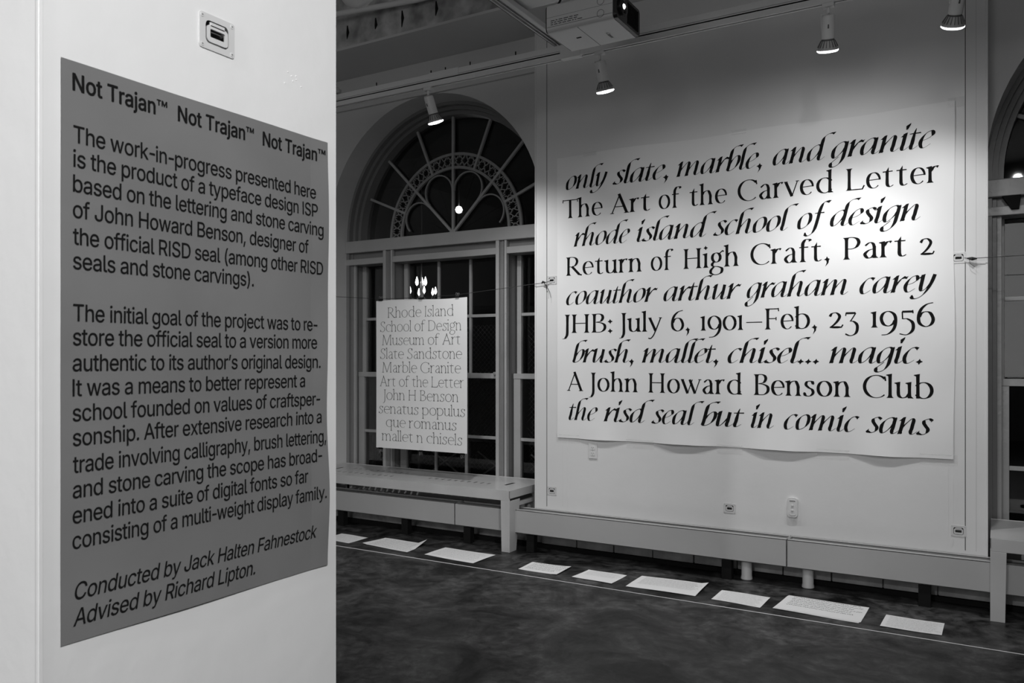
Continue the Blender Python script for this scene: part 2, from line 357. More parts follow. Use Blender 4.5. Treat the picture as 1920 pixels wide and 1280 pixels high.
def italic(ch, W, t):
    p = Pen(W, t, ITA_T, .20); r = p.rib; h = W/2; adv = .8
    def ascend(x, to): 
        return [(x+.44, 1.64), (x+.22, 1.61), (x+.05, 1.42), (x, 1.1), (x, .6)]+to
    def flag(x): p.poly([(x+.2, 1.61), (x+.4, 1.69), (x+.62, 1.70), (x+.5, 1.53), (x+.42, 1.61)])
    def entry(x): p.poly([(x-.2, .8), (x-.14, .86), (x-h*.3, 1.02), (x+h*1.1, 1.06), (x+h, .85), (x-h*.9, .8)])
    def foot(x): r([(x, .9), (x, .5), (x-.01, .2), (x-.03, .0)], e1=1); p.poly([(x-.13, -.03), (x-h, .1), (x+h, .1), (x+h*1.1, .02)])
    def hump(x, d):
        return [(x, .3), (x+.12, .55), (x+.28, .8), (x+d-.1, .95), (x+d+.0, .86), (x+d, .6)]
    out = lambda x: [(x, .35), (x-.02, .15), (x+.03, .02), (x+.14, .02), (x+.3, .18)]
    def bowl(x): r(cat([(x+.6, .93), (x+.42, .985), (x+.2, .85), (x+.05, .55), (x+.04, .2), (x+.14, .02), (x+.3, .1), (x+.5, .4), (x+.6, .65)])); p.poly([(x+.5, .93), (x+.7, 1.02), (x+.66, .85), (x+.5, .88)])
    if ch in 'nm':
        entry(.12); foot(.12); d = .5; x = .12
        if ch == 'm': r(cat(hump(x, d))); foot(x+d); x += d
        r(cat(hump(x, d)+out(x+d)), e1=.5); adv = x+d+.34
    elif ch == 'h': flag(.12); r(cat(ascend(.12, [(.12, .3)])), e0=.6); foot(.12); r(cat(hump(.12, .5)+out(.62)), e1=.5); adv = .96
    elif ch == 'l': flag(.12); r(cat(ascend(.12, out(.12))), e0=.6, e1=.5); adv = .4
    elif ch == 'b': flag(.12); r(cat(ascend(.12, [(.12, .3), (.1, .02)])), e0=.6); r(cat([(.12, .35), (.26, .7), (.46, .95), (.62, .88), (.64, .55), (.5, .18), (.26, .0), (.06, .03)])); adv = .74
    elif ch == 'a': bowl(.02); r(cat([(.64, .98), (.63, .7)]+out(.63)), e1=.5); adv = .92
    elif ch == 'd': bowl(.02); flag(.64); r(cat(ascend(.64, out(.63))), e0=.6, e1=.5); adv = .92
    elif ch in 'gy':
        if ch == 'g': bowl(.02)
        else: entry(.12); r(cat([(.12, 1), (.13, .6), (.14, .2), (.22, .04), (.38, .15), (.56, .5), (.64, .85)])); 
        if ch == 'g': r(cat([(.64, .98), (.63, .3), (.6, -.1), (.46, -.42), (.24, -.56), (.08, -.5), (.08, -.3), (.24, -.1), (.38, .06)]))
        else:
            r(cat([(.66, 1.02), (.6, .55), (.48, .1), (.3, -.25), (.08, -.42), (-.12, -.42), (-.2, -.3)])); p.poly([(-.02, -.46), (-.24, -.44), (-.24, -.24), (-.16, -.2), (-.1, -.34)])
        adv = .84
    elif ch == 'e': r(cat([(.08, .44), (.3, .5), (.5, .66), (.54, .85), (.44, .97), (.26, .9), (.1, .62), (.05, .3), (.14, .04), (.3, .0), (.54, .2)]), e0=.6, e1=.4, k=1); adv = .66
    elif ch == 'c': r(cat([(.56, .9), (.44, .97), (.26, .9), (.1, .62), (.05, .3), (.14, .04), (.3, .0), (.54, .2)]), e1=.4); p.poly([(.42, .92), (.44, .99), (.64, .97), (.54, .78), (.5, .88)]); adv = .66
    elif ch == 'o': r(cat([(.4, .98), (.18, .84), (.05, .5), (.1, .1), (.26, .01), (.5, .18), (.62, .5), (.58, .86)], closed=True)); adv = .76
    elif ch in 'iu':
        entry(.12); r(cat([(.12, .98), (.12, .6)]+(out(.12) if ch == 'i' else [(.12, .25), (.16, .04), (.28, .04), (.46, .32), (.6, .66)])), e1=.5)
        if ch == 'i': p.poly([(.1, 1.22), (.18, 1.24), (.26, 1.5), (.26, 1.62), (.06, 1.46)]); adv = .42
        else: r(cat([(.62, .98), (.62, .7)]+out(.62)), e1=.5); adv = .92
    elif ch == 't': r(cat([(.16, 1.24), (.13, 1.0), (.12, .6)]+out(.12)), e0=.15, e1=.5); p.line((-.1, .93), (.42, .95), t*2.2, .6, 1.2); adv = .46
    elif ch == 'f':
        r(cat([(.66, 1.62), (.5, 1.66), (.36, 1.5), (.28, 1.1), (.26, .5), (.22, -.05), (.1, -.38), (-.1, -.5), (-.28, -.4)])); p.line((.04, .93), (.54, .95), t*2.2, .6, 1.2)
        p.poly([(.5, 1.62), (.62, 1.72), (.78, 1.7), (.66, 1.54)]); p.poly([(-.1, -.52), (-.3, -.48), (-.3, -.3), (-.24, -.26), (-.16, -.4)]); adv = .6
    elif ch == 'r': entry(.12); foot(.12); r(cat([(.12, .3), (.24, .58), (.38, .84), (.5, .97)]), k=1); p.poly([(.34, .78), (.5, .99), (.6, .93), (.68, .98), (.62, .8), (.5, .84)]); adv = .6
    elif ch == 's': r(cat([(.5, .9), (.38, .98), (.2, .9), (.17, .72), (.3, .52), (.44, .32), (.38, .08), (.2, .0), (.02, .08)])); p.poly([(.36, .95), (.5, 1.0), (.6, .92), (.5, .78), (.46, .9)]); p.poly([(.18, -.02), (-.02, -.02), (-.08, .06), (.06, .24), (.06, .08)]); adv = .6
    elif ch in '.,':
        p.dia(.14, .08, .17); adv = .38
        if ch == ',': p.poly([(.1, .12), (.27, .1), (.24, -.14), (.12, -.38), (.16, -.1)])
    elif ch == ' ': adv = .3
    return p.polys, adv

def set_word(s, fn, **kw):
    polys = []; x = 0
    for ch in s:
        P, a = fn(ch, **kw)
        polys += [[(u+x, v) for u, v in q] for q in P]; x += a
    xs = [u for q in polys for u, v in q]
    return polys, min(xs), max(xs)

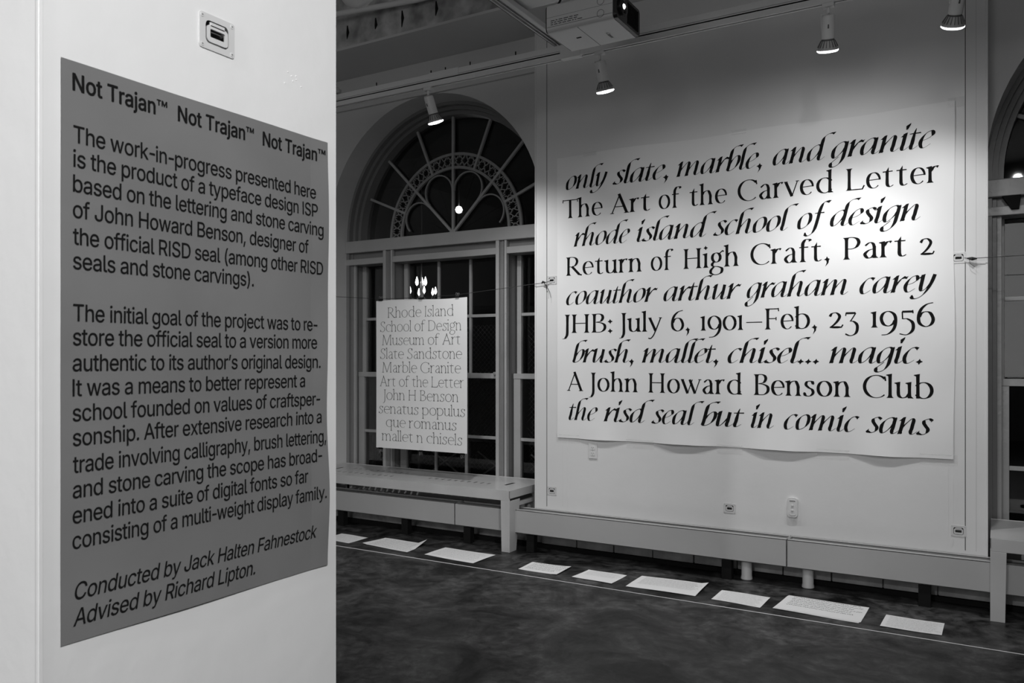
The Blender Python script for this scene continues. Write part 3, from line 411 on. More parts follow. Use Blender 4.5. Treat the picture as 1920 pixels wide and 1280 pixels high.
GLYPHS = r'''{"(":[273,[[89,156,89,207,89,244,93,283,101,324,108,364,119,404,132,441,145,479,160,511,177,539,196,539,216,539,236,539,219,504,204,467,191,428,178,389,168,351,161,313,155,276,151,240,151,207,151,176,154,146,160,115,166,83,176,51,188,16,201,-18,217,-56,236,-96,216,-96,196,-96,177,-96,148,-47,126,3,111,55,97,106]]],")":[273,[[57,-96,37,-96,57,-55,73,-17,86,18,98,53,107,85,113,116,119,147,122,177,122,207,122,240,118,276,112,313,105,351,95,389,82,428,70,467,55,504,37,539,57,539,77,539,97,539,113,511,128,479,142,441,155,404,165,364,173,323,180,283,184,244,184,207,184,156,177,104,161,53,146,2,125,-48,97,-96,77,-96]]],",":[188,[[53,-119,38,-119,48,-56,58,8,68,71,91,71,114,71,137,71,119,8,102,-56,84,-119,69,-119]]],"-":[453,[[263,244,337,244,337,226,337,207,337,188,263,188,188,188,114,188,114,207,114,226,114,244,188,244]]],".":[188,[[108,-4,95,-4,83,-4,72,0,63,9,54,18,50,28,50,41,50,54,54,65,63,73,72,82,83,87,95,87,108,87,119,82,128,73,137,65,141,54,141,41,141,28,137,18,128,9,119,0]]],"A":[480,[[39,0,16,0,78,170,140,339,201,509,226,509,251,509,276,509,338,339,401,170,463,0,440,0,418,0,395,0,359,101,323,202,287,302,281,321,273,344,264,372,255,400,245,435,232,478,236,478,241,478,245,478,233,435,222,399,213,371,204,343,196,320,191,302,155,202,120,101,85,0,62,0],[197,142,110,142,110,161,110,180,110,199,197,199,283,199,370,199,370,180,370,161,370,142,283,142]]],"B":[456,[[122,0,60,0,60,170,60,339,60,509,120,509,181,509,241,509,276,509,306,503,329,491,352,479,369,462,381,442,392,422,398,399,398,374,398,352,394,334,387,320,379,306,369,294,356,286,344,277,330,271,315,267,315,265,315,264,315,262,331,261,347,255,363,245,379,235,392,221,402,203,413,185,418,163,418,136,418,111,412,87,400,67,388,46,370,30,344,18,319,6,287,0,247,0,184,0],[125,115,125,57,165,57,205,57,245,57,284,57,313,65,330,80,347,95,355,114,355,137,355,154,351,170,342,184,334,198,321,209,306,218,290,227,271,231,248,231,207,231,166,231,125,231,125,173],[125,341,125,285,162,285,200,285,238,285,257,285,273,289,288,296,303,303,315,313,323,326,332,339,336,355,336,372,336,395,328,414,313,429,297,444,273,452,240,452,202,452,163,452,125,452,125,396]]],"C":[510,[[293,-7,267,-7,223,-7,184,4,150,25,116,46,89,76,70,115,50,154,40,201,40,254,40,308,50,354,70,393,89,432,116,462,150,484,184,505,223,516,267,516,293,516,317,512,340,504,363,497,384,486,402,471,420,457,436,439,448,418,460,398,468,374,473,348,451,348,430,348,408,348,404,366,398,381,389,395,381,408,370,419,357,428,345,438,331,444,315,449,300,454,284,456,267,456,236,456,208,448,184,432,159,417,139,394,125,364,111,334,103,297,103,254,103,211,111,175,125,145,140,115,159,92,184,76,209,61,236,53,267,53,284,53,300,55,315,60,331,65,345,71,357,81,370,90,381,101,389,114,398,128,404,143,408,160,430,160,451,160,473,160,469,135,460,111,448,91,436,70,421,52,402,38,384,23,363,12,341,5,318,-3]]],"D":[502,[[271,0,219,0,178,0,137,0,96,0,96,19,96,38,96,57,136,57,175,57,215,57,256,57,291,65,318,81,345,97,366,119,379,149,392,179,399,214,399,255,399,296,392,331,379,361,366,390,346,412,320,428,293,444,260,452,221,452,178,452,136,452,93,452,93,471,93,490,93,509,137,509,181,509,225,509,275,509,317,499,353,478,388,458,415,429,433,391,452,353,462,308,462,255,462,202,452,157,433,119,414,81,387,51,351,31,314,10],[103,509,125,509,125,339,125,170,125,0,103,0,82,0,60,0,60,170,60,339,60,509,82,509]]],"E":[419,[[165,0,60,0,60,170,60,339,60,509,164,509,268,509,372,509,372,490,372,471,372,452,290,452,207,452,125,452,125,396,125,341,125,286,202,286,278,286,355,286,355,267,355,248,355,229,278,229,202,229,125,229,125,172,125,114,125,57,208,57,292,57,375,57,375,38,375,19,375,0,270,0]]],"F":[410,[[82,0,60,0,60,170,60,339,60,509,163,509,266,509,369,509,369,490,369,471,369,452,288,452,206,452,125,452,125,394,125,336,125,278,198,278,272,278,346,278,346,259,346,240,346,221,272,221,198,221,125,221,125,147,125,74,125,0,103,0]]],"G":[520,[[309,-7,269,-7,223,-7,184,4,149,25,115,46,88,77,69,116,50,155,40,201,40,254,40,308,50,354,69,393,88,432,115,462,149,484,183,505,221,516,265,516,292,516,317,512,340,504,364,496,385,484,403,469,422,454,437,437,449,416,461,396,470,373,474,349,452,349,430,349,408,349,403,365,396,380,387,393,379,406,368,417,356,427,344,436,330,444,315,448,300,453,283,456,265,456,235,456,208,448,183,432,159,417,139,394,125,364,111,334,103,297,103,254,103,211,111,175,125,145,140,115,159,92,184,76,209,61,237,53,269,53,297,53,323,59,345,71,367,83,384,101,396,123,409,146,415,172,415,202,421,201,428,200,434,199,384,199,333,199,283,199,283,218,283,237,283,256,348,256,413,256,478,256,478,237,478,219,478,200,478,158,469,122,451,91,433,60,408,36,377,19,345,2]]],"H":[517,[[82,0,60,0,60,170,60,339,60,509,82,509,103,509,125,509,125,435,125,362,125,289,214,289,303,289,392,289,392,362,392,435,392,509,414,509,435,509,457,509,457,339,457,170,457,0,435,0,414,0,392,0,392,77,392,155,392,232,303,232,214,232,125,232,125,155,125,77,125,0,103,0]]],"I":[205,[[92,0,72,0,72,169,72,339,72,509,92,509,113,509,134,509,134,339,134,169,134,0,113,0]]],"J":[396,[[230,-7,185,-7,140,-7,104,6,75,33,47,59,33,97,33,145,33,155,33,164,33,173,55,173,76,173,98,173,98,164,98,155,98,145,98,114,106,91,122,74,137,58,159,50,185,50,211,50,232,58,248,74,264,91,272,114,272,145,272,267,272,388,272,509,293,509,315,509,336,509,336,388,336,267,336,145,336,97,322,59,294,33,266,6]]],"L":[393,[[160,0,60,0,60,170,60,339,60,509,82,509,103,509,125,509,125,358,125,208,125,57,203,57,282,57,361,57,361,38,361,19,361,0,261,0]]],"N":[523,[[82,0,60,0,60,170,60,339,60,509,85,509,111,509,136,509,205,400,274,291,343,183,349,174,355,164,363,151,370,138,379,123,388,107,396,90,405,73,414,55,411,55,408,54,405,54,403,72,401,90,401,108,400,126,399,142,399,157,399,172,399,185,399,195,399,300,399,404,399,509,420,509,442,509,463,509,463,339,463,170,463,0,438,0,412,0,387,0,325,97,264,193,202,290,194,303,186,316,177,331,169,345,159,362,148,381,137,400,123,424,108,452,111,453,115,453,119,454,120,428,121,405,122,384,123,362,124,344,124,328,125,312,125,300,125,291,125,194,125,97,125,0,103,0]]],"P":[445,[[82,0,60,0,60,170,60,339,60,509,118,509,177,509,235,509,274,509,307,502,332,487,358,473,377,454,390,430,402,405,409,378,409,348,409,317,402,290,390,265,377,241,358,222,332,207,307,193,274,186,235,186,198,186,162,186,125,186,125,124,125,62,125,0,103,0],[125,312,125,242,161,242,197,242,233,242,259,242,281,247,297,256,313,265,325,278,333,294,341,310,344,328,344,348,344,368,341,386,333,402,325,417,313,430,297,439,280,448,259,452,232,452,196,452,161,452,125,452,125,382]]],"R":[449,[[82,0,60,0,60,170,60,339,60,509,119,509,177,509,236,509,275,509,307,502,333,489,359,475,378,457,390,433,403,410,409,382,409,352,409,321,403,295,390,271,378,248,359,230,333,217,307,204,275,198,236,198,199,198,162,198,125,198,125,132,125,66,125,0,103,0],[125,321,125,255,161,255,198,255,234,255,260,255,281,259,298,267,314,275,326,286,334,300,341,315,345,332,345,352,345,372,341,390,334,405,326,420,314,431,298,440,281,448,259,452,233,452,197,452,161,452,125,452,125,386],[378,0,353,0,312,76,271,153,230,229,254,229,279,229,303,229,344,153,386,76,428,0,403,0]]],"S":[447,[[263,-9,224,-9,187,-9,155,-3,128,9,100,21,79,38,64,60,49,82,40,107,38,137,60,137,82,137,104,137,106,117,112,101,123,88,134,75,149,65,166,59,184,52,203,49,224,49,247,49,268,53,286,60,304,68,319,78,329,92,340,105,346,121,346,139,346,155,341,169,332,179,323,189,311,198,296,205,281,211,264,217,245,222,224,228,204,234,184,239,142,251,109,268,86,289,63,311,52,339,52,372,52,401,60,426,75,448,90,469,111,486,138,498,164,510,194,516,227,516,261,516,290,510,316,498,342,486,362,469,377,449,392,428,400,404,401,378,380,378,358,378,337,378,335,403,323,423,302,437,281,451,256,459,225,459,203,459,184,455,167,448,151,441,138,431,129,418,120,406,115,391,115,376,115,358,120,344,131,334,142,323,154,314,169,308,184,302,199,297,212,293,230,289,247,284,264,279,279,275,295,270,312,264,328,257,344,248,359,238,373,227,385,214,395,198,404,181,408,162,408,139,408,111,401,86,386,64,372,41,351,24,323,11,296,-2]]],"T":[449,[[85,452,32,452,32,471,32,490,32,509,160,509,288,509,417,509,417,490,417,471,417,452,363,452,310,452,257,452,257,301,257,151,257,0,235,0,214,0,193,0,193,151,193,301,193,452,139,452]]],"a":[389,[[182,-9,160,-9,136,-9,114,-4,94,5,75,14,59,27,48,45,36,62,30,83,30,108,30,130,35,147,43,161,52,175,63,185,78,193,92,201,108,207,125,211,143,215,160,218,178,220,201,223,219,225,234,227,248,228,258,231,265,235,272,239,276,245,276,255,276,255,276,256,276,257,276,272,273,286,267,297,261,308,252,316,240,322,228,328,213,331,196,331,178,331,162,328,149,322,136,317,126,309,118,301,110,292,104,283,100,274,80,280,61,285,41,291,50,314,62,332,79,346,95,360,113,369,133,375,153,381,173,384,194,384,208,384,223,383,239,379,255,376,271,370,286,360,301,351,313,338,322,320,332,303,337,280,337,251,337,168,337,84,337,0,317,0,297,0,277,0,277,17,277,35,277,52,275,52,274,52,272,52,268,43,261,34,252,25,243,15,230,7,215,1,200,-5],[155,45,170,45,193,45,212,50,228,59,243,68,255,79,263,93,271,107,276,122,276,138,276,155,276,173,276,190,273,187,268,184,259,182,251,180,242,178,231,176,221,174,210,172,200,171,190,170,182,169,175,168,161,166,147,163,134,159,121,154,111,148,103,139,96,131,92,119,92,105,92,92,95,81,102,72,109,63,118,57,130,52,142,48]]],"b":[424,[[261,-8,229,-8,206,-8,187,-4,172,4,158,12,146,21,138,31,129,42,123,51,118,59,116,59,114,59,112,59,112,39,112,20,112,0,92,0,72,0,53,0,53,170,53,339,53,509,73,509,93,509,114,509,114,446,114,382,114,319,115,319,117,319,118,319,123,327,129,336,137,346,145,356,157,365,171,373,186,381,205,384,229,384,261,384,289,376,313,361,337,345,356,322,370,293,383,263,390,229,390,189,390,149,383,114,370,84,356,55,337,32,313,16,289,0],[197,47,220,47,244,47,263,53,279,66,295,78,308,95,316,117,324,138,328,162,328,189,328,216,324,240,316,261,308,282,296,299,280,311,264,324,244,330,220,330,197,330,177,324,161,312,145,300,133,284,125,263,117,242,113,217,113,189,113,161,117,136,125,115,133,94,146,77,162,65,178,53]]],"c":[396,[[226,-8,207,-8,173,-8,143,0,117,16,91,33,71,56,56,85,41,114,34,149,34,187,34,227,41,262,56,291,71,321,91,343,117,360,143,376,173,384,207,384,226,384,243,382,260,377,276,372,292,365,305,356,319,347,330,335,340,322,350,309,357,294,362,277,342,272,322,267,303,262,300,272,296,281,290,289,285,297,278,305,270,311,262,317,253,322,242,325,232,328,220,330,207,330,182,330,161,323,145,310,129,297,116,280,108,258,100,237,96,213,96,187,96,162,100,139,108,117,116,96,129,79,145,66,161,53,182,46,207,46,220,46,232,48,243,52,253,55,263,60,271,66,279,72,286,80,292,89,297,97,301,107,304,117,324,112,343,107,363,102,358,85,351,70,341,56,332,43,320,31,306,21,293,12,277,4,261,-1,244,-6]]],"d":[424,[[219,-8,195,-8,164,-8,136,0,111,16,87,32,68,55,55,84,41,114,34,149,34,189,34,229,41,263,55,293,69,322,88,345,112,361,136,376,164,384,196,384,219,384,238,381,253,373,268,365,279,356,287,346,296,336,302,327,306,319,308,319,309,319,311,319,311,382,311,446,311,509,331,509,351,509,372,509,372,339,372,170,372,0,352,0,332,0,313,0,313,20,313,39,313,59,311,59,309,59,307,59,302,51,295,42,287,31,278,21,267,12,252,4,238,-4],[181,47,205,47,227,47,247,53,263,65,279,77,291,94,299,115,308,136,312,161,312,189,312,217,308,242,300,263,292,284,279,300,263,312,247,324,228,330,205,330,181,330,161,324,145,311,129,299,116,282,108,261,100,240,96,216,96,189,96,162,100,138,109,117,117,95,129,78,145,66,161,53]]],"e":[404,[[238,-8,212,-8,175,-8,143,0,117,16,90,33,70,56,56,85,41,114,34,148,34,187,34,226,41,260,55,290,69,319,89,343,115,359,141,376,171,384,205,384,226,384,246,381,266,374,285,367,303,356,319,341,335,326,348,306,357,282,366,258,371,228,371,194,371,186,371,178,371,169,280,169,188,169,97,169,98,150,101,126,110,106,120,87,134,72,151,61,168,51,189,46,212,46,228,46,241,48,254,53,266,57,277,64,285,73,294,82,301,93,306,105,325,101,345,96,365,91,359,71,349,54,335,39,321,24,303,13,283,4,262,-4],[240,221,309,221,309,235,306,245,298,269,290,288,278,303,263,314,247,325,228,330,205,330,182,330,163,325,146,313,130,302,118,288,109,270,101,255,98,235,97,221,168,221]]],"f":[254,[[154,379,228,379,228,362,228,344,228,327,154,327,80,327,6,327,6,344,6,362,6,379,80,379],[101,0,81,0,81,144,81,288,81,432,81,453,86,471,96,486,106,500,119,511,135,519,152,526,169,530,187,530,201,530,213,529,222,527,232,525,238,523,243,521,238,503,233,486,227,468,224,470,220,471,215,472,210,473,203,474,195,474,176,474,163,469,154,460,146,451,142,437,142,419,142,279,142,140,142,0,121,0]]],"g":[425,[[238,-151,207,-151,179,-151,155,-147,134,-140,113,-132,96,-123,82,-110,69,-98,58,-84,51,-69,67,-60,84,-50,101,-41,107,-49,113,-57,122,-66,130,-75,141,-82,154,-88,168,-94,186,-97,207,-97,238,-97,263,-90,282,-75,302,-60,311,-37,311,-6,311,19,311,44,311,68,310,68,308,68,306,68,301,60,295,51,287,41,278,32,267,23,252,16,238,8,219,5,195,5,164,5,137,12,113,27,88,41,69,62,55,90,41,118,34,152,34,191,34,230,41,264,55,293,69,322,88,345,112,361,137,376,165,384,196,384,220,384,239,381,253,373,268,365,280,356,288,346,297,336,303,327,308,319,309,319,311,319,313,319,313,339,313,359,313,379,333,379,353,379,372,379,372,250,372,121,372,-9,372,-42,365,-69,350,-90,335,-111,316,-126,291,-136,266,-146],[181,59,205,59,228,59,248,64,264,75,280,86,292,101,300,121,308,141,312,165,312,193,312,220,308,243,300,264,292,284,280,301,264,312,248,324,228,330,205,330,181,330,161,324,145,312,129,299,117,283,109,262,100,242,96,219,96,193,96,166,100,143,109,123,117,103,129,87,145,76,162,65]]],"h":[410,[[114,249,114,227,114,151,114,76,114,0,93,0,73,0,53,0,53,170,53,339,53,509,73,509,93,509,114,509,114,435,114,361,114,287,110,287,106,287,102,287,114,322,131,347,152,362,174,377,199,384,227,384,253,384,276,379,295,369,315,358,330,342,341,321,352,299,357,273,357,240,357,160,357,80,357,0,337,0,316,0,296,0,296,78,296,157,296,235,296,265,288,288,273,304,258,321,237,329,210,329,192,329,175,325,161,317,146,309,135,298,126,283,118,267]]],"i":[167,[[73,0,53,0,53,126,53,253,53,379,73,379,93,379,114,379,114,253,114,126,114,0,93,0],[95,443,84,443,72,443,62,447,54,455,45,462,41,472,41,483,41,494,45,504,54,512,62,520,72,524,84,524,95,524,106,520,114,512,122,504,126,494,126,483,126,472,122,462,114,455,106,447]]],"j":[167,[[53,243,53,379,73,379,93,379,114,379,114,243,114,106,114,-30,114,-53,110,-73,102,-90,93,-107,81,-120,65,-129,48,-138,28,-143,4,-143,-1,-143,-5,-143,-10,-143,-10,-124,-10,-105,-10,-87,-6,-87,-2,-87,2,-87,20,-87,32,-82,40,-72,49,-62,53,-48,53,-29,53,107],[95,443,83,443,72,443,62,447,53,455,45,462,41,472,41,483,41,494,45,504,53,512,62,520,72,524,83,524,95,524,105,520,114,512,122,504,126,494,126,483,126,472,122,462,114,455,105,447]]],"k":[381,[[132,158,110,137,110,162,110,187,110,212,113,212,117,212,121,212,175,268,230,323,284,379,310,379,335,379,360,379,301,319,243,259,184,199,182,199,179,199,177,199,155,178],[73,0,53,0,53,170,53,339,53,509,73,509,93,509,114,509,114,339,114,170,114,0,93,0],[320,0,294,0,245,62,197,124,148,186,162,200,177,214,191,229,252,152,312,76,372,0,346,0]]],"l":[189,[[147,-2,139,-2,110,-2,88,5,74,20,60,35,53,57,53,84,53,226,53,367,53,509,73,509,93,509,114,509,114,372,114,235,114,99,114,81,116,69,120,62,125,55,133,52,146,52,152,52,157,52,160,53,164,53,167,54,170,54,173,37,177,20,181,3,175,1,169,0,162,-1,154,-2]]],"m":[610,[[73,0,53,0,53,126,53,253,53,379,72,379,92,379,112,379,112,351,112,323,112,295,111,295,109,295,108,295,113,316,121,332,132,346,144,359,157,369,172,376,187,383,203,386,219,386,247,386,270,378,287,361,305,344,316,322,321,295,318,295,315,295,312,295,317,313,325,329,337,343,349,357,364,367,381,375,398,382,416,386,437,386,459,386,479,381,497,372,515,362,530,348,541,328,551,309,557,285,557,255,557,170,557,85,557,0,536,0,516,0,496,0,496,85,496,169,496,254,496,281,488,301,473,313,457,325,439,330,419,330,402,330,387,327,374,320,362,313,352,303,345,290,339,278,335,263,335,247,335,165,335,82,335,0,315,0,295,0,274,0,274,87,274,173,274,260,274,281,267,298,253,311,239,324,221,330,199,330,185,330,171,327,158,320,144,313,134,303,126,289,118,276,114,258,114,238,114,159,114,79,114,0,93,0]]],"n":[410,[[114,249,114,227,114,151,114,76,114,0,93,0,73,0,53,0,53,126,53,253,53,379,72,379,92,379,112,379,112,349,112,318,112,287,109,287,106,287,102,287,114,322,131,347,152,362,174,377,199,384,227,384,253,384,276,379,295,369,314,358,330,342,341,321,352,299,357,273,357,240,357,160,357,80,357,0,337,0,316,0,296,0,296,78,296,157,296,235,296,265,288,288,273,304,258,321,237,329,210,329,192,329,175,325,161,317,146,309,135,298,126,283,118,267]]],"o":[415,[[242,-8,207,-8,173,-8,143,0,117,16,91,33,71,56,56,85,41,114,34,149,34,187,34,227,41,262,56,291,71,321,91,343,117,360,143,376,173,384,207,384,242,384,273,376,299,360,325,343,345,321,359,291,374,262,381,227,381,187,381,149,374,114,359,85,345,56,325,33,299,16,273,0],[182,46,207,46,233,46,254,53,270,66,287,79,299,96,307,117,315,139,319,162,319,187,319,213,315,236,307,258,299,280,287,297,270,310,254,323,233,330,207,330,182,330,161,323,145,310,129,297,116,280,108,258,100,237,96,213,96,187,96,162,100,139,108,117,116,96,129,79,145,66,161,53]]],"p":[424,[[73,-143,53,-143,53,31,53,205,53,379,72,379,92,379,112,379,112,359,112,339,112,319,114,319,116,319,118,319,123,327,129,336,137,346,145,356,157,365,171,373,186,381,205,384,229,384,261,384,289,376,313,361,337,345,356,322,370,293,383,263,390,229,390,189,390,149,383,114,370,84,356,55,337,32,313,16,289,0,261,-8,229,-8,206,-8,187,-4,173,4,158,12,146,21,138,31,130,42,123,51,118,59,117,59,115,59,114,59,114,-8,114,-76,114,-143,93,-143],[197,47,220,47,244,47,263,53,279,66,295,78,308,95,316,117,324,138,328,162,328,189,328,216,324,240,316,261,308,282,296,299,280,311,264,324,244,330,220,330,197,330,177,324,161,312,145,300,133,284,125,263,117,242,113,217,113,189,113,161,117,136,125,115,133,94,146,77,162,65,178,53]]],"r":[259,[[73,0,53,0,53,126,53,253,53,379,72,379,92,379,112,379,112,360,112,340,112,321,113,321,114,321,115,321,122,340,135,355,152,367,170,379,190,385,213,385,218,385,223,385,229,384,235,384,240,384,243,384,243,363,243,343,243,322,242,323,237,323,230,324,223,325,215,326,207,326,189,326,173,322,159,315,145,307,134,297,126,284,118,270,114,255,114,237,114,158,114,79,114,0,93,0]]],"s":[365,[[211,-8,182,-8,156,-8,133,-4,112,3,92,11,75,23,62,38,49,53,40,72,36,94,55,98,74,102,94,107,99,86,109,70,124,60,139,50,158,45,181,45,208,45,229,51,244,62,260,74,268,87,268,103,268,116,263,127,254,136,245,144,231,151,212,155,191,160,170,165,149,170,115,178,89,191,72,208,55,225,47,247,47,274,47,296,53,315,65,332,77,348,94,361,115,370,136,380,160,384,187,384,213,384,235,380,254,372,272,365,287,353,299,339,310,325,319,309,324,290,305,286,287,281,268,277,263,292,255,304,243,316,230,327,212,333,187,333,165,333,146,327,131,317,116,306,109,293,109,277,109,263,114,252,124,243,134,235,150,228,172,223,191,218,210,214,229,209,264,201,290,188,306,171,323,154,331,133,331,107,331,84,325,64,312,47,300,30,282,16,260,6,237,-3]]],"t":[227,[[138,379,204,379,204,362,204,344,204,327,138,327,72,327,6,327,6,344,6,362,6,379,72,379],[65,345,65,471,85,471,106,471,126,471,126,347,126,222,126,98,126,81,129,69,136,61,143,54,154,50,170,50,174,50,179,50,185,51,191,52,197,53,202,54,206,36,209,19,213,2,207,0,200,-2,192,-3,184,-4,176,-4,168,-4,136,-4,110,4,92,21,74,38,65,62,65,93,65,219]]],"u":[410,[[211,-5,182,-5,157,-5,134,0,115,11,95,21,80,37,69,59,58,80,53,107,53,139,53,219,53,299,53,379,73,379,93,379,114,379,114,301,114,222,114,144,114,114,121,91,137,75,152,58,173,50,200,50,218,50,235,54,249,62,264,70,275,81,283,97,292,112,296,131,296,153,296,228,296,304,296,379,316,379,337,379,357,379,357,253,357,126,357,0,337,0,318,0,298,0,298,31,298,61,298,92,301,92,304,92,307,92,295,57,279,32,257,17,235,2]]],"v":[389,[[184,0,163,0,114,126,66,253,17,379,40,379,62,379,84,379,111,305,138,230,165,155,174,132,181,110,187,87,193,64,199,42,206,21,198,21,191,21,184,21,191,42,197,64,203,87,209,110,216,132,224,155,251,230,278,305,305,379,327,379,349,379,371,379,323,253,275,126,226,0,205,0]]],"w":[567,[[158,0,138,0,99,126,61,253,23,379,44,379,66,379,87,379,103,324,118,269,133,214,140,191,147,165,154,137,161,108,168,76,175,41,172,41,168,41,165,41,172,75,179,106,186,135,193,163,199,190,206,214,221,269,237,324,252,379,273,379,295,379,316,379,332,324,347,269,362,214,368,190,375,164,382,136,388,107,395,76,402,41,399,41,395,41,391,41,399,75,406,107,413,135,420,164,427,190,434,214,449,269,465,324,480,379,502,379,523,379,545,379,506,253,468,126,429,0,409,0,389,0,368,0,352,57,335,114,319,172,314,189,309,207,305,225,300,243,295,261,291,280,286,299,281,318,277,338,281,338,286,338,291,338,286,319,281,299,277,280,272,261,267,243,263,225,258,206,253,189,248,172,231,114,215,57,199,0,178,0]]],"x":[379,[[44,0,21,0,71,73,121,145,171,218,171,202,171,187,171,171,124,240,76,310,29,379,52,379,76,379,100,379,116,355,132,330,147,306,160,287,170,270,179,253,188,237,198,221,207,206,197,206,186,206,175,206,185,221,194,237,202,253,211,270,221,287,233,306,249,330,266,355,282,379,305,379,328,379,352,379,304,309,256,239,209,169,209,184,209,199,209,214,258,143,308,71,358,0,334,0,310,0,287,0,268,28,249,57,231,85,219,103,209,120,200,136,191,152,182,167,173,182,183,182,194,182,205,182,195,167,186,152,178,136,170,120,160,103,148,85,129,57,110,28,91,0,68,0]]],"y":[389,[[51,-140,47,-139,52,-121,57,-103,61,-86,65,-86,68,-87,71,-87,83,-90,94,-91,104,-89,114,-87,122,-82,130,-74,138,-66,145,-53,151,-36,155,-24,159,-13,163,-1,114,126,66,252,17,379,40,379,62,379,84,379,111,305,138,230,165,155,174,132,181,109,187,87,193,64,199,42,206,21,198,21,191,21,184,21,190,42,196,64,202,87,209,110,216,132,224,155,251,230,278,305,305,379,327,379,349,379,371,379,316,234,260,88,204,-58,196,-78,187,-94,177,-107,166,-120,153,-129,139,-136,125,-142,109,-145,91,-145,81,-145,72,-144,65,-143,57,-142]]],"\u2019":[177,[[67,318,52,318,62,382,72,445,82,509,105,509,128,509,151,509,133,445,116,382,98,318,83,318]]],"\u2122":[424,[[295,326,289,326,262,387,235,448,209,509,220,509,231,509,242,509,261,464,279,420,298,375,316,420,335,464,354,509,365,509,376,509,387,509,360,448,334,387,307,326,301,326],[213,326,202,326,202,387,202,448,202,509,213,509,224,509,235,509,235,448,235,387,235,326,224,326],[372,326,361,326,361,387,361,448,361,509,372,509,383,509,394,509,394,448,394,387,394,326,383,326],[93,326,82,326,82,381,82,437,82,492,93,492,104,492,115,492,115,437,115,381,115,326,104,326],[75,480,27,480,27,490,27,499,27,509,75,509,122,509,170,509,170,499,170,490,170,480,122,480]]]," ":[188,[]]}'''
HEAD = [(.7473, .894, .9176), (.9403, 1.0881, 1.1099), (1.1333, 1.2817, 1.3058)]

# ---------------------------------------------------------------- setting
WY, PY, FY, GY, LY = 5.62, 5.45, 5.86, 6.04, 5.985      # old wall, display wall, frame front, upper glass, lower glass
R0, ZC = 1.12, 2.585
WC = (-4.19, 1.065)                                       # centres of the two arched windows
b = MB().box(-9, 6, -5, 5.62, -.1, 0)
tag(b.build('floor', M['floor']), kind='structure')
tag(MB().box(-9, 6, -5, 5.62, 4.6, 4.7).build('ceiling', M['oldwall']), kind='structure')
def arch(xc, r, z0, n=40): return [(xc-r, z0)]+[(xc+r*math.cos(PI-PI*k/n), ZC+r*math.sin(PI*k/n)) for k in range(n+1)]+[(xc+r, z0)]
outer = [(-9, 0)]
for xc in WC: outer += arch(xc, R0, 0)
outer += [(6, 0), (6, 4.6), (-9, 4.6)]
tag(plate(outer, [], FY-WY, XZ(WY)).build('wall_back', M['oldwall']), kind='structure')
tag(MB().box(-9.1, -9, -5, 6, 0, 4.6).build('wall_left', M['oldwall']), kind='structure')
tag(MB().box(6, 6.1, -5, 6, 0, 4.6).build('wall_right', M['oldwall']), kind='structure')
tag(MB().box(-9, 6, -5.1, -5, 0, 4.6).build('wall_front', M['oldwall']), kind='structure')
# painted soffit and concrete lintel beam above the windows
tag(MB().box(-9, 6, 5.06, 5.62, 3.99, 4.01).build('soffit', M['oldwall']), kind='structure')
bm_ = MB().box(-9, 6, 5.08, 5.61, 4.01, 4.6).build('concrete_beam', M['conc']); tag(bm_, kind='structure')
for k, x in enumerate((-4.88, -4.6, -4.3, -4.03, -3.7, -5.3)):
    MB().tube([(x, 5.082, 4.19), (x+.008, 5.078, 4.13), (x-.004, 5.082, 4.06+.02*(k % 3))], [.006, .013, .004], 7).build('drip_stain', M['black'], bm_)
tag(MB().box(-9, -3.02, 5.59, 5.62, 3.70, 3.755).build('trim_1', M['oldwall'], bevel=.006), kind='structure')
# recessed pulls need holes
pulls = [(-2.891, 2.042), (-.195, 2.041), (-2.891, .451), (-1.543, .446), (-.195, .439)]
hole = lambda x, z: rrect(x-.026, x+.026, z-.021, z+.021, .008)
X0, X1 = -3.037, -.047
dw = plate([(X0, .165), (X1, .165), (X1, 3.99), (X0, 3.99)], [hole(*p) for p in pulls], WY-PY, XZ(PY)).build('wall_display', M['paint']); tag(dw, kind='structure')
for nm, x, w2, d in (('corner_bead', X0+.004, .012, .004), ('corner_bead', X1-.004, .012, .004)):
    MB().box(x-w2/2, x+w2/2, PY-d, PY, .165, 3.985).build(nm, M['paint'], dw, bevel=.002)
for x in (-2.935, -.16, -.105):
    MB().box(x-.0022, x+.0022, PY-.0012, PY+.001, .33, 3.98).build('panel_seam', M['recess'] if x != -.105 else M['oldwall'], dw)
for x in (-2.80, -2.76, -.25, -.225):
    MB().box(x-.003, x+.003, PY-.0009, PY+.001, .35, .86).build('tape_ridge', M['paint'], dw)
# base course of painted blocks under the heaters
bs = empty('baseboard_back', (-2, 5.5, 0), kind='structure')
proto = None
for row in range(2):
    x = -9 + row*.15
    while x < 5.6:
        L_ = .30
        if -3.3 < x < .8:
            b = MB().box(0, L_-.008, 0, .05, 0, .058).build('brick', M['brick'], bs, bevel=.003) if proto is None else proto.copy()
            if proto is None: proto = b
            else: COL.objects.link(b)
            b.location = (x+2, -.008+random.uniform(-.003, .003), .035+row*.063)
        x += L_
MB().box(-7, 7.5, .03, .07, 0, .17).build('backing', M['brick'], bs)
MB().box(-7, 7.5, -.012, .03, 0, .03).build('shadow_strip', M['black'], bs)

